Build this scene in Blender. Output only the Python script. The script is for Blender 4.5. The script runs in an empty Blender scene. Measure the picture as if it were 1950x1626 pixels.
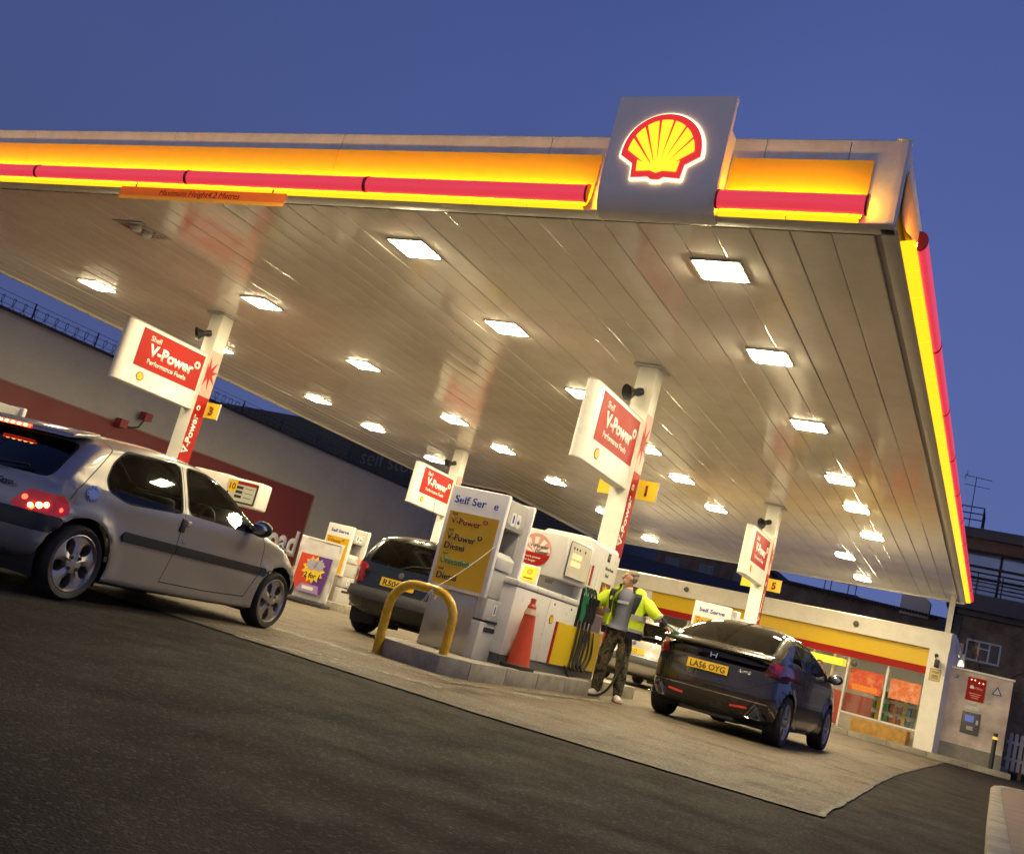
import bpy, bmesh, math, random
from mathutils import Vector, Matrix, geometry, noise
R = math.radians
random.seed(7)
C = bpy.context.scene.collection
S = bpy.context.scene

# ------------------------------------------------------------------ camera
CAM_H = 0.655
def camera():
    yaw, pitch, roll = R(27.98), R(10.5), R(-14.8)
    f = Vector((-math.sin(yaw)*math.cos(pitch), math.cos(yaw)*math.cos(pitch), math.sin(pitch)))
    r = Vector((math.cos(yaw), math.sin(yaw), 0)); d = f.cross(r)
    r2 = r*math.cos(roll) + d*math.sin(roll); d2 = -r*math.sin(roll) + d*math.cos(roll)
    m = Matrix((r2, -d2, -f)).transposed().to_4x4(); m.translation = (0, 0, CAM_H)
    cd = bpy.data.cameras.new('camera'); cd.sensor_width = 36.0; cd.lens = 1927/1950*36
    cd.clip_start = 0.05; cd.clip_end = 2000
    o = bpy.data.objects.new('camera', cd); C.objects.link(o); o.matrix_world = m
    S.camera = o
camera()

# ------------------------------------------------------------------ dusk sky, exposure
def world():
    w = bpy.data.worlds.new('World'); S.world = w; w.use_nodes = True
    nt = w.node_tree; N = nt.nodes; L = nt.links
    bg = N['Background']
    sky = N.new('ShaderNodeTexSky'); sky.sky_type = 'NISHITA'; sky.sun_disc = False
    sky.sun_elevation = R(-3.0); sky.sun_rotation = R(60); sky.altitude = 50
    sky.air_density = 1.0; sky.dust_density = 0.6; sky.ozone_density = 3.0
    tc = N.new('ShaderNodeTexCoord'); sp = N.new('ShaderNodeSeparateXYZ'); L.new(tc.outputs['Generated'], sp.inputs[0])
    ra = N.new('ShaderNodeValToRGB'); e = ra.color_ramp.elements
    e[0].position = 0.0; e[0].color = (0.103, 0.134, 0.322, 1)
    e[1].position = 0.75; e[1].color = (0.041, 0.069, 0.228, 1)
    m1 = e.new(0.12); m1.color = (0.097, 0.134, 0.342, 1)
    m2 = e.new(0.40); m2.color = (0.080, 0.117, 0.330, 1)
    L.new(sp.outputs['Z'], ra.inputs[0])
    # darker towards the left of the street, away from the last light
    gm = N.new('ShaderNodeMapRange'); gm.inputs[1].default_value = -0.95; gm.inputs[2].default_value = -0.15
    gm.inputs[3].default_value = 0.62; gm.inputs[4].default_value = 1.06
    L.new(sp.outputs['X'], gm.inputs[0])
    mu = N.new('ShaderNodeVectorMath'); mu.operation = 'SCALE'
    L.new(ra.outputs[0], mu.inputs[0]); L.new(gm.outputs[0], mu.inputs['Scale'])
    ad = N.new('ShaderNodeVectorMath'); ad.operation = 'MULTIPLY_ADD'
    ad.inputs[1].default_value = (0.05, 0.05, 0.05)
    L.new(sky.outputs[0], ad.inputs[0]); L.new(mu.outputs[0], ad.inputs[2])
    # faint uneven cloud, and an added low glow behind the camera lighting the fronts
    cn = N.new('ShaderNodeTexNoise'); cn.inputs['Scale'].default_value = 2.2; cn.inputs['Detail'].default_value = 5; L.new(tc.outputs['Generated'], cn.inputs['Vector'])
    cr = N.new('ShaderNodeMapRange'); cr.inputs[1].default_value = .3; cr.inputs[2].default_value = .7; cr.inputs[3].default_value = .95; cr.inputs[4].default_value = 1.06; L.new(cn.outputs[0], cr.inputs[0])
    cm = N.new('ShaderNodeVectorMath'); cm.operation = 'SCALE'; L.new(ad.outputs[0], cm.inputs[0]); L.new(cr.outputs[0], cm.inputs['Scale'])
    gy = N.new('ShaderNodeMapRange'); gy.inputs[1].default_value = 0.05; gy.inputs[2].default_value = -0.65; L.new(sp.outputs['Y'], gy.inputs[0])
    gzz = N.new('ShaderNodeMapRange'); gzz.inputs[1].default_value = 0.75; gzz.inputs[2].default_value = 0.05; L.new(sp.outputs['Z'], gzz.inputs[0])
    gp = N.new('ShaderNodeMath'); gp.operation = 'MULTIPLY'; L.new(gy.outputs[0], gp.inputs[0]); L.new(gzz.outputs[0], gp.inputs[1])
    gl = N.new('ShaderNodeMix'); gl.data_type = 'RGBA'; L.new(gp.outputs[0], gl.inputs[0]); L.new(cm.outputs[0], gl.inputs[6]); gl.inputs[7].default_value = (0.36, 0.335, 0.375, 1)
    L.new(gl.outputs[2], bg.inputs[0]); bg.inputs[1].default_value = 1.0
world()
S.view_settings.view_transform = 'Standard'; S.view_settings.look = 'None'
S.view_settings.exposure = 0.0; S.view_settings.gamma = 1.0
S.cycles.use_denoising = True
S.cycles.max_bounces = 8; S.cycles.transparent_max_bounces = 16
S.cycles.sample_clamp_indirect = 6.0
try: S.cycles.use_light_tree = True
except Exception: pass

# ------------------------------------------------------------------ materials (all procedural)
MATS = {}
def mat(name, col, rough=0.5, metal=0.0, var=0.10, scale=6.0, bump=0.0, bscale=80.0, spec=0.5, coat=0.0, dirt=None, dscale=2.5, damt=0.5, rvar=0.08, trans=0.0):
    if name in MATS: return MATS[name]
    m = bpy.data.materials.new(name); m.use_nodes = True; MATS[name] = m
    nt = m.node_tree; N = nt.nodes; L = nt.links; b = N['Principled BSDF']
    tc = N.new('ShaderNodeTexCoord')
    n = N.new('ShaderNodeTexNoise'); n.inputs['Scale'].default_value = scale; n.inputs['Detail'].default_value = 6
    n.inputs['Roughness'].default_value = 0.65
    L.new(tc.outputs['Object'], n.inputs['Vector'])
    mr = N.new('ShaderNodeMapRange'); mr.inputs[1].default_value = 0.25; mr.inputs[2].default_value = 0.75
    mr.inputs[3].default_value = 1-var; mr.inputs[4].default_value = 1+var
    L.new(n.outputs[0], mr.inputs[0])
    vm = N.new('ShaderNodeVectorMath'); vm.operation = 'SCALE'; vm.inputs[0].default_value = col[:3]
    L.new(mr.outputs[0], vm.inputs['Scale'])
    out = vm.outputs[0]
    if dirt:
        n2 = N.new('ShaderNodeTexNoise'); n2.inputs['Scale'].default_value = dscale; n2.inputs['Detail'].default_value = 8
        n2.inputs['Roughness'].default_value = 0.75
        L.new(tc.outputs['Object'], n2.inputs['Vector'])
        r2 = N.new('ShaderNodeMapRange'); r2.inputs[1].default_value = 0.45; r2.inputs[2].default_value = 0.75
        r2.inputs[3].default_value = 0; r2.inputs[4].default_value = damt
        L.new(n2.outputs[0], r2.inputs[0])
        mx = N.new('ShaderNodeMix'); mx.data_type = 'RGBA'; L.new(r2.outputs[0], mx.inputs[0])
        L.new(out, mx.inputs[6]); mx.inputs[7].default_value = (*dirt, 1); out = mx.outputs[2]
    L.new(out, b.inputs['Base Color'])
    mr2 = N.new('ShaderNodeMapRange'); mr2.inputs[1].default_value = 0.3; mr2.inputs[2].default_value = 0.7
    mr2.inputs[3].default_value = max(0.02, rough-rvar); mr2.inputs[4].default_value = min(1, rough+rvar)
    L.new(n.outputs[0], mr2.inputs[0]); L.new(mr2.outputs[0], b.inputs['Roughness'])
    b.inputs['Metallic'].default_value = metal; b.inputs['Specular IOR Level'].default_value = spec
    b.inputs['Coat Weight'].default_value = coat; b.inputs['Coat Roughness'].default_value = 0.06
    if bump > 0:
        nb = N.new('ShaderNodeTexNoise'); nb.inputs['Scale'].default_value = bscale; nb.inputs['Detail'].default_value = 4
        L.new(tc.outputs['Object'], nb.inputs['Vector'])
        bp = N.new('ShaderNodeBump'); bp.inputs['Strength'].default_value = bump; bp.inputs['Distance'].default_value = 0.01
        L.new(nb.outputs[0], bp.inputs['Height']); L.new(bp.outputs[0], b.inputs['Normal'])
    return m
def emit(name, col, strength):
    if name in MATS: return MATS[name]
    m = bpy.data.materials.new(name); m.use_nodes = True; MATS[name] = m
    nt = m.node_tree; b = nt.nodes['Principled BSDF']
    b.inputs['Base Color'].default_value = (*[min(1, c)*0.8 for c in col], 1); b.inputs['Roughness'].default_value = 0.3
    b.inputs['Emission Color'].default_value = (*col, 1); b.inputs['Emission Strength'].default_value = strength
    return m
def glass(name, tint, refl=1.0):
    if name in MATS: return MATS[name]
    m = bpy.data.materials.new(name); m.use_nodes = True; MATS[name] = m
    nt = m.node_tree; N = nt.nodes; L = nt.links; N.remove(N['Principled BSDF'])
    t = N.new('ShaderNodeBsdfTransparent'); t.inputs[0].default_value = (*tint, 1)
    g = N.new('ShaderNodeBsdfGlossy'); g.inputs['Roughness'].default_value = 0.03; g.inputs[0].default_value = (refl, refl, refl, 1)
    f = N.new('ShaderNodeFresnel'); f.inputs[0].default_value = 1.5
    mx = N.new('ShaderNodeMixShader'); L.new(f.outputs[0], mx.inputs[0]); L.new(t.outputs[0], mx.inputs[1]); L.new(g.outputs[0], mx.inputs[2])
    L.new(mx.outputs[0], N['Material Output'].inputs[0])
    return m

def asphalt(name, c1, c2, speck, rough):
    m = bpy.data.materials.new(name); m.use_nodes = True; MATS[name] = m
    nt = m.node_tree; N = nt.nodes; L = nt.links; b = N['Principled BSDF']
    tc = N.new('ShaderNodeTexCoord')
    def noi(s, d=6, r=0.6):
        n = N.new('ShaderNodeTexNoise'); n.inputs['Scale'].default_value = s; n.inputs['Detail'].default_value = d; n.inputs['Roughness'].default_value = r
        L.new(tc.outputs['Object'], n.inputs['Vector']); return n.outputs[0]
    def ran(i, a, bb, c, d):
        r = N.new('ShaderNodeMapRange'); L.new(i, r.inputs[0])
        for k, v in enumerate((a, bb, c, d)): r.inputs[k+1].default_value = v
        return r.outputs[0]
    def mix(f, a, bb):
        x = N.new('ShaderNodeMix'); x.data_type = 'RGBA'; L.new(f, x.inputs[0])
        for k, v in ((6, a), (7, bb)):
            if isinstance(v, tuple): x.inputs[k].default_value = (*v, 1)
            else: L.new(v, x.inputs[k])
        return x.outputs[2]
    big = noi(0.35, 5); mid = noi(2.2, 8, 0.7); fine = noi(95, 3); 
    base = mix(ran(big, 0.35, 0.68, 0, 1), c1, c2)
    base = mix(ran(mid, 0.5, 0.8, 0, 0.55), base, tuple(x*0.5 for x in c1))
    v = N.new('ShaderNodeTexVoronoi'); v.inputs['Scale'].default_value = 85; L.new(tc.outputs['Object'], v.inputs['Vector'])
    sp = N.new('ShaderNodeSeparateColor'); L.new(v.outputs['Color'], sp.inputs[0])
    base = mix(ran(sp.outputs[0], 0.80, 0.97, 0, 0.75), base, speck)
    base = mix(ran(fine, 0.3, 0.5, 0.5, 0), base, tuple(x*0.35 for x in c1))
    # oil drips
    oil = noi(1.1, 3, 0.5); base = mix(ran(oil, 0.60, 0.72, 0, 0.65), base, tuple(x*0.4 for x in c1))
    # tyre tracks and drips drawn out along the lanes
    mp = N.new('ShaderNodeMapping'); mp.inputs['Scale'].default_value = (1.6, 0.09, 1); mp.inputs['Rotation'].default_value = (0, 0, R(4)); L.new(tc.outputs['Object'], mp.inputs[0])
    tn = N.new('ShaderNodeTexNoise'); tn.inputs['Scale'].default_value = 1.5; tn.inputs['Detail'].default_value = 7; tn.inputs['Roughness'].default_value = .6; L.new(mp.outputs[0], tn.inputs['Vector'])
    base = mix(ran(tn.outputs[0], 0.54, 0.72, 0, 0.55), base, tuple(x*0.45 for x in c1))
    L.new(base, b.inputs['Base Color'])
    L.new(ran(mid, 0.3, 0.7, rough-0.14, rough+0.1), b.inputs['Roughness'])
    b.inputs['Specular IOR Level'].default_value = 0.14
    hs = N.new('ShaderNodeMath'); hs.operation = 'ADD'; L.new(fine, hs.inputs[0]); L.new(ran(v.outputs['Distance'], 0, 0.6, 0.6, 0), hs.inputs[1])
    bp = N.new('ShaderNodeBump'); bp.inputs['Strength'].default_value = 0.6; bp.inputs['Distance'].default_value = 0.006
    L.new(hs.outputs[0], bp.inputs['Height']); L.new(bp.outputs[0], b.inputs['Normal'])
    return m
def brick(name, c1, c2, mortar, scale):
    m = bpy.data.materials.new(name); m.use_nodes = True; MATS[name] = m
    nt = m.node_tree; N = nt.nodes; L = nt.links; b = N['Principled BSDF']
    tc = N.new('ShaderNodeTexCoord'); mp = N.new('ShaderNodeMapping'); mp.inputs['Rotation'].default_value = (R(90), 0, 0)
    L.new(tc.outputs['Object'], mp.inputs[0])
    br = N.new('ShaderNodeTexBrick'); L.new(mp.outputs[0], br.inputs['Vector'])
    br.inputs['Color1'].default_value = (*c1, 1); br.inputs['Color2'].default_value = (*c2, 1); br.inputs['Mortar'].default_value = (*mortar, 1)
    br.inputs['Scale'].default_value = scale; br.inputs['Mortar Size'].default_value = 0.02
    br.inputs['Brick Width'].default_value = 0.5; br.inputs['Row Height'].default_value = 0.17
    n = N.new('ShaderNodeTexNoise'); n.inputs['Scale'].default_value = 1.7; n.inputs['Detail'].default_value = 8; L.new(tc.outputs['Object'], n.inputs['Vector'])
    r = N.new('ShaderNodeMapRange'); r.inputs[1].default_value = 0.3; r.inputs[2].default_value = 0.7; r.inputs[3].default_value = 0.6; r.inputs[4].default_value = 1.3
    L.new(n.outputs[0], r.inputs[0])
    s = N.new('ShaderNodeVectorMath'); s.operation = 'SCALE'; L.new(br.outputs[0], s.inputs[0]); L.new(r.outputs[0], s.inputs['Scale'])
    L.new(s.outputs[0], b.inputs['Base Color']); b.inputs['Roughness'].default_value = 0.9
    bp = N.new('ShaderNodeBump'); bp.inputs['Strength'].default_value = 0.5; bp.inputs['Distance'].default_value = 0.01; bp.invert = True
    L.new(br.outputs['Fac'], bp.inputs['Height']); L.new(bp.outputs[0], b.inputs['Normal'])
    return m
def worn_paint():
    m = bpy.data.materials.new('worn_paint'); m.use_nodes = True
    nt = m.node_tree; N = nt.nodes; L = nt.links; b = N['Principled BSDF']
    b.inputs['Base Color'].default_value = (0.42, 0.38, 0.30, 1); b.inputs['Roughness'].default_value = 0.8
    tc = N.new('ShaderNodeTexCoord'); n = N.new('ShaderNodeTexNoise'); n.inputs['Scale'].default_value = 9; n.inputs['Detail'].default_value = 9; n.inputs['Roughness'].default_value = 0.8
    L.new(tc.outputs['Object'], n.inputs['Vector'])
    r = N.new('ShaderNodeMapRange'); r.inputs[1].default_value = 0.46; r.inputs[2].default_value = 0.56; r.inputs[4].default_value = 0.7; L.new(n.outputs[0], r.inputs[0])
    L.new(r.outputs[0], b.inputs['Alpha'])
    return m

M_ASPH = asphalt('asphalt_dark', (0.0135, 0.0105, 0.0090), (0.0205, 0.0160, 0.0135), (0.080, 0.065, 0.054), 0.86)
M_SLAB = asphalt('forecourt_tarmac', (0.106, 0.084, 0.062), (0.150, 0.119, 0.088), (0.36, 0.29, 0.215), 0.68)
M_TAR = mat('tar_joint', (0.012, 0.011, 0.010), 0.6, bump=0.6, bscale=30)
M_KERB = mat('kerb_concrete', (0.30, 0.27, 0.22), 0.85, var=0.25, scale=5, bump=0.35, bscale=60, dirt=(0.09, 0.08, 0.06), dscale=3, damt=0.75)
M_WORN = worn_paint()
M_WHITE = mat('white_enamel', (0.78, 0.75, 0.70), 0.32, var=0.04, dirt=(0.50, 0.45, 0.37), dscale=3.0, damt=0.35, coat=0.15)
M_OFFW = mat('cream_panel', (0.76, 0.73, 0.66), 0.4, var=0.04, dirt=(0.5, 0.46, 0.38), damt=0.3)
M_GREY = mat('fascia_grey', (0.80, 0.78, 0.77), 0.42, var=0.06, dirt=(0.30, 0.28, 0.27), damt=0.4)
M_LGREY = mat('light_grey_plastic', (0.46, 0.45, 0.43), 0.45, var=0.06)
M_DGREY = mat('dark_grey_plastic', (0.10, 0.10, 0.10), 0.5, var=0.1)
M_STEEL = mat('brushed_steel', (0.42, 0.40, 0.38), 0.36, metal=0.85, var=0.08, scale=14, dirt=(0.2, 0.18, 0.15), damt=0.3)
M_BLACK = mat('black_plastic', (0.014, 0.014, 0.015), 0.45, var=0.15, bump=0.1, bscale=200)
M_RUBBER = mat('rubber', (0.016, 0.015, 0.015), 0.7, var=0.2, bump=0.15, bscale=90, dirt=(0.05, 0.045, 0.04), damt=0.5)
M_YEL = mat('yellow_panel', (0.78, 0.55, 0.02), 0.38, var=0.03, coat=0.1)
M_YELP = mat('yellow_paint', (0.72, 0.42, 0.012), 0.30, var=0.10, scale=9, dirt=(0.22, 0.14, 0.03), dscale=7, damt=0.45, coat=0.3)
M_RED = mat('red_panel', (0.33, 0.010, 0.006), 0.5, var=0.05, spec=0.2)
M_BLUE = mat('blue_print', (0.03, 0.06, 0.38), 0.5, var=0.03)
M_GREEN = mat('green_print', (0.02, 0.20, 0.09), 0.5, var=0.03)
M_DRED = mat('dark_red_print', (0.22, 0.025, 0.02), 0.5, var=0.03)
M_INK = mat('black_print', (0.02, 0.018, 0.015), 0.5, var=0.03)
def translucent(name, col, amt=.7):
    m = mat(name, col, 0.5, var=0.05); nt = m.node_tree; N = nt.nodes; L = nt.links; b = N['Principled BSDF']
    tr = N.new('ShaderNodeBsdfTranslucent'); tr.inputs[0].default_value = (*col, 1)
    mx = N.new('ShaderNodeMixShader'); mx.inputs[0].default_value = amt; L.new(b.outputs[0], mx.inputs[1]); L.new(tr.outputs[0], mx.inputs[2]); L.new(mx.outputs[0], N['Material Output'].inputs[0])
    return m
M_WPR = mat('white_print', (0.82, 0.80, 0.76), 0.5, var=0.02)
M_PLATE = mat('plate_yellow', (0.80, 0.50, 0.02), 0.4, var=0.03)
M_ORANGE = mat('cone_orange', (0.52, 0.055, 0.010), 0.5, var=0.08, dirt=(0.3, 0.06, 0.02), damt=0.5)
M_CHROME = mat('chrome', (0.7, 0.7, 0.7), 0.12, metal=1.0, var=0.03)

# ------------------------------------------------------------------ mesh helpers
class MB:
    def __init__(s): s.bm = bmesh.new()
    def face(s, pts):
        return s.bm.faces.new([s.bm.verts.new(p) for p in pts])
    def box(s, lo, hi, mtx=None):
        x0, y0, z0 = lo; x1, y1, z1 = hi
        P = [(x0,y0,z0),(x1,y0,z0),(x1,y1,z0),(x0,y1,z0),(x0,y0,z1),(x1,y0,z1),(x1,y1,z1),(x0,y1,z1)]
        v = [s.bm.verts.new((mtx @ Vector(p)) if mtx else p) for p in P]
        for f in ((0,3,2,1),(4,5,6,7),(0,1,5,4),(1,2,6,5),(2,3,7,6),(3,0,4,7)): s.bm.faces.new([v[i] for i in f])
        return s
    def prism(s, pts, off):
        off = Vector(off); a = [s.bm.verts.new(p) for p in pts]; b = [s.bm.verts.new(Vector(p)+off) for p in pts]
        n = len(a); s.bm.faces.new(a[::-1]); s.bm.faces.new(b)
        for i in range(n): s.bm.faces.new((a[i], a[(i+1) % n], b[(i+1) % n], b[i]))
        return s
    def tube(s, pts, r, n=12, closed=False, caps=True):
        pts = [Vector(p) for p in pts]; rings = []; k = len(pts)
        rr = r if isinstance(r, (list, tuple)) else [r]*k
        up = None
        for i, p in enumerate(pts):
            if closed: t = pts[(i+1) % k]-pts[i-1]
            else: t = (pts[min(i+1, k-1)]-pts[max(i-1, 0)])
            t.normalize()
            if up is None:
                up = Vector((0,0,1)) if abs(t.z) < 0.9 else Vector((1,0,0))
            a = t.cross(up)
            if a.length < 1e-4: a = t.orthogonal()
            a.normalize(); b = a.cross(t); up = b
            rings.append([s.bm.verts.new(p + rr[i]*(math.cos(2*math.pi*j/n)*a + math.sin(2*math.pi*j/n)*b)) for j in range(n)])
        m = k if closed else k-1
        for i in range(m):
            A, B = rings[i], rings[(i+1) % k]
            for j in range(n): s.bm.faces.new((A[j], A[(j+1) % n], B[(j+1) % n], B[j]))
        if caps and not closed:
            s.bm.faces.new(rings[0][::-1]); s.bm.faces.new(rings[-1])
        return s
    def lathe(s, prof, n=32, mtx=None, axis='z'):
        rings = []
        for r, z in prof:
            ring = []
            for j in range(n):
                a = 2*math.pi*j/n
                p = Vector((r*math.cos(a), r*math.sin(a), z)) if axis == 'z' else Vector((r*math.cos(a), z, r*math.sin(a)))
                ring.append(s.bm.verts.new((mtx @ p) if mtx else p))
            rings.append(ring)
        for A, B in zip(rings, rings[1:]):
            for j in range(n): s.bm.faces.new((A[j], A[(j+1) % n], B[(j+1) % n], B[j]))
        return s
    def build(s, name, m, parent=None, smooth=False, bevel=0.0, segs=2, recalc=True):
        if recalc: bmesh.ops.recalc_face_normals(s.bm, faces=s.bm.faces[:])
        if bevel > 0:
            bmesh.ops.remove_doubles(s.bm, verts=s.bm.verts[:], dist=1e-5)
            es = [e for e in s.bm.edges if len(e.link_faces) == 2 and e.calc_face_angle(0) > R(30)]
            bmesh.ops.bevel(s.bm, geom=es, offset=bevel, segments=segs, affect='EDGES', profile=0.5, clamp_overlap=True)
        me = bpy.data.meshes.new(name); s.bm.to_mesh(me); s.bm.free()
        if smooth or bevel > 0:
            for p in me.polygons: p.use_smooth = True
            try: me.set_sharp_from_angle(angle=R(38))
            except Exception: pass
        return link(name, me, m, parent)
def link(name, me, m, parent=None):
    for x in (m if isinstance(m, (list, tuple)) else [m]): me.materials.append(x)
    o = bpy.data.objects.new(name, me); C.objects.link(o)
    if parent is not None: o.parent = parent
    return o
def tag(o, label=None, cat=None, group=None, kind=None):
    if label: o['label'] = label
    if cat: o['category'] = cat
    if group: o['group'] = group
    if kind: o['kind'] = kind
    return o
def thing(name, label, cat, loc=(0,0,0), rz=0.0, group=None):
    o = bpy.data.objects.new(name, None); C.objects.link(o); o.location = loc; o.rotation_euler = (0, 0, rz); o.empty_display_size = 0.1
    return tag(o, label, cat, group)
def copy_tree(o, parent=None):
    c = o.copy(); C.objects.link(c)
    if parent is not None: c.parent = parent
    for ch in [x for x in bpy.data.objects if x.parent == o]: copy_tree(ch, c)
    return c
def frame(o, x, y):   # matrix whose local X,Y axes are x,y at origin o
    x = Vector(x).normalized(); y = Vector(y).normalized(); z = x.cross(y)
    m = Matrix((x, y, z)).transposed().to_4x4(); m.translation = Vector(o); return m
def FX(o): return frame(o, (0,1,0), (0,0,1))      # faces +X
def FNX(o): return frame(o, (0,-1,0), (0,0,1))    # faces -X
def FNY(o): return frame(o, (1,0,0), (0,0,1))     # faces -Y
_tc = {}
def text_mesh(body, bold, shear):
    key = (body, bold, shear)
    if key not in _tc:
        cu = bpy.data.curves.new('txt', 'FONT'); cu.body = body; cu.size = 1.0; cu.offset = bold; cu.shear = shear
        cu.resolution_u = 3; cu.extrude = 0.0; cu.align_x = 'LEFT'
        ob = bpy.data.objects.new('txt', cu); C.objects.link(ob)
        bpy.context.view_layer.update()
        dg = bpy.context.evaluated_depsgraph_get()
        me = bpy.data.meshes.new_from_object(ob.evaluated_get(dg))
        bpy.data.objects.remove(ob); bpy.data.curves.remove(cu)
        _tc[key] = me
    return _tc[key]
def lettering(body, m, parent, mtx, h=None, w=None, bold=0.012, shear=0.0, center=True, thick=0.002, name='lettering'):
    """text lying in the local XY plane of mtx; h = cap height, w = width."""
    me = text_mesh(body, bold, shear).copy()
    bm = bmesh.new(); bm.from_mesh(me); bpy.data.meshes.remove(me)
    xs = [v.co.x for v in bm.verts]; ys = [v.co.y for v in bm.verts]
    x0, x1, y0, y1 = min(xs), max(xs), min(ys), max(ys)
    sy = (h/0.73) if h else None; sx = (w/(x1-x0)) if w else None
    if sy is None: sy = sx
    if sx is None: sx = sy
    cx = (x0+x1)/2 if center else x0; cy = 0.36 if center else 0.0
    for v in bm.verts: v.co = Vector(((v.co.x-cx)*sx, (v.co.y-cy)*sy, 0))
    r = bmesh.ops.extrude_face_region(bm, geom=bm.faces[:])
    for v in [g for g in r['geom'] if isinstance(g, bmesh.types.BMVert)]: v.co.z += thick
    for v in bm.verts: v.co = mtx @ v.co
    bmesh.ops.recalc_face_normals(bm, faces=bm.faces[:])
    o = bpy.data.meshes.new(name); bm.to_mesh(o); bm.free()
    return link(name, o, m, parent)
def plate(w, h, mtx, t=0.004, name='panel', m=None, parent=None, cx=0, cy=0, r=0.0):
    """thin panel centred at cx,cy in mtx's plane, standing t proud; r rounds the corners."""
    b = MB()
    if r > 0:
        pts = []
        for sx, sy, a0 in ((1,1,0),(-1,1,90),(-1,-1,180),(1,-1,270)):
            for k in range(5):
                a = R(a0+k*22.5); pts.append((cx+sx*(w/2-r)+r*math.cos(a), cy+sy*(h/2-r)+r*math.sin(a)))
    else: pts = [(cx-w/2,cy-h/2),(cx+w/2,cy-h/2),(cx+w/2,cy+h/2),(cx-w/2,cy+h/2)]
    z = mtx.to_3x3() @ Vector((0,0,t))
    b.prism([mtx @ Vector((x,y,0)) for x,y in pts], z)
    return b.build(name, m, parent)
def poly(pts, mtx, t, name, m, parent):
    z = mtx.to_3x3() @ Vector((0,0,t)); b = MB(); b.prism([mtx @ Vector((x,y,0)) for x,y in pts], z); return b.build(name, m, parent)

def shell_outline(k=1.0, cx=0.0, cy=0.0):
    P = [(0.62,-0.56),(0.66,-0.20),(1.0,0.02)]
    for i in range(1, 32):
        a = math.pi*i/32; P.append((math.cos(a)*(1.0+0.02*math.sin(2*a)**2), 0.02+1.10*math.sin(a)**0.93))
    P += [(-1.0,0.02),(-0.66,-0.20),(-0.62,-0.56),(-0.20,-0.53),(-0.10,-0.60),(0.10,-0.60),(0.20,-0.53)]
    return [(cx+(x-0)*k, cy+(y-0.26)*k) for x, y in P]
def shell_emblem(s, mtx, parent, mred, myel, t=0.01):
    """scallop: red plate with yellow ribs; s = half width."""
    red = poly([(x*s, y*s) for x, y in shell_outline()], mtx, t, 'scallop_border', mred, parent)
    b = MB(); z = mtx.to_3x3() @ Vector((0,0,t*0.6)); zb = mtx.to_3x3() @ Vector((0,0,t+0.0015))
    O = Vector((0, -0.42)); n = 7
    def arc(a): return Vector((math.cos(a)*0.835, 0.02+0.925*math.sin(a)**0.95))
    a0, a1 = R(4), R(176)
    for i in range(n):
        p0 = a0+(a1-a0)*i/n; p1 = a0+(a1-a0)*(i+1)/n; g = 0.055
        out = [arc(p0+g*0.8+(p1-p0-1.6*g)*k/4) for k in range(5)]
        mid = out[2]; c = (out[0]+out[4])/2; out = [c+(q-c)*(1.0+0.05*(1-abs(k-2)/2)) for k, q in enumerate(out)]
        d0 = (out[0]-O); d1 = (out[4]-O)
        pts = out + [O+d1*0.24, O+d0*0.24]
        b.prism([mtx @ Vector((p.x*s, (p.y-0.26)*s, 0)) + zb for p in pts], z)
    base = [(-0.50,-0.40),(-0.16,-0.38),(0,-0.44),(0.16,-0.38),(0.50,-0.40),(0.53,-0.12)] + [tuple(O+(arc(a0+(a1-a0)*k/14)-O)*0.245) for k in range(1, 14)] + [(-0.53,-0.12)]
    b.prism([mtx @ Vector((x*s, (y-0.26)*s, 0)) + zb*0.98 for x, y in base], z*0.9)
    b.build('scallop_ribs', myel, red)
    return red
def burst(n, r0, r1, cx=0, cy=0, sx=1, sy=1, rot=0):
    return [(cx+sx*(r1 if k % 2 == 0 else r0)*math.cos(rot+math.pi*k/n), cy+sy*(r1 if k % 2 == 0 else r0)*math.sin(rot+math.pi*k/n)) for k in range(2*n)]
ORD = ['first','second','third','fourth','fifth','sixth','seventh','eighth','ninth','tenth']
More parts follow.
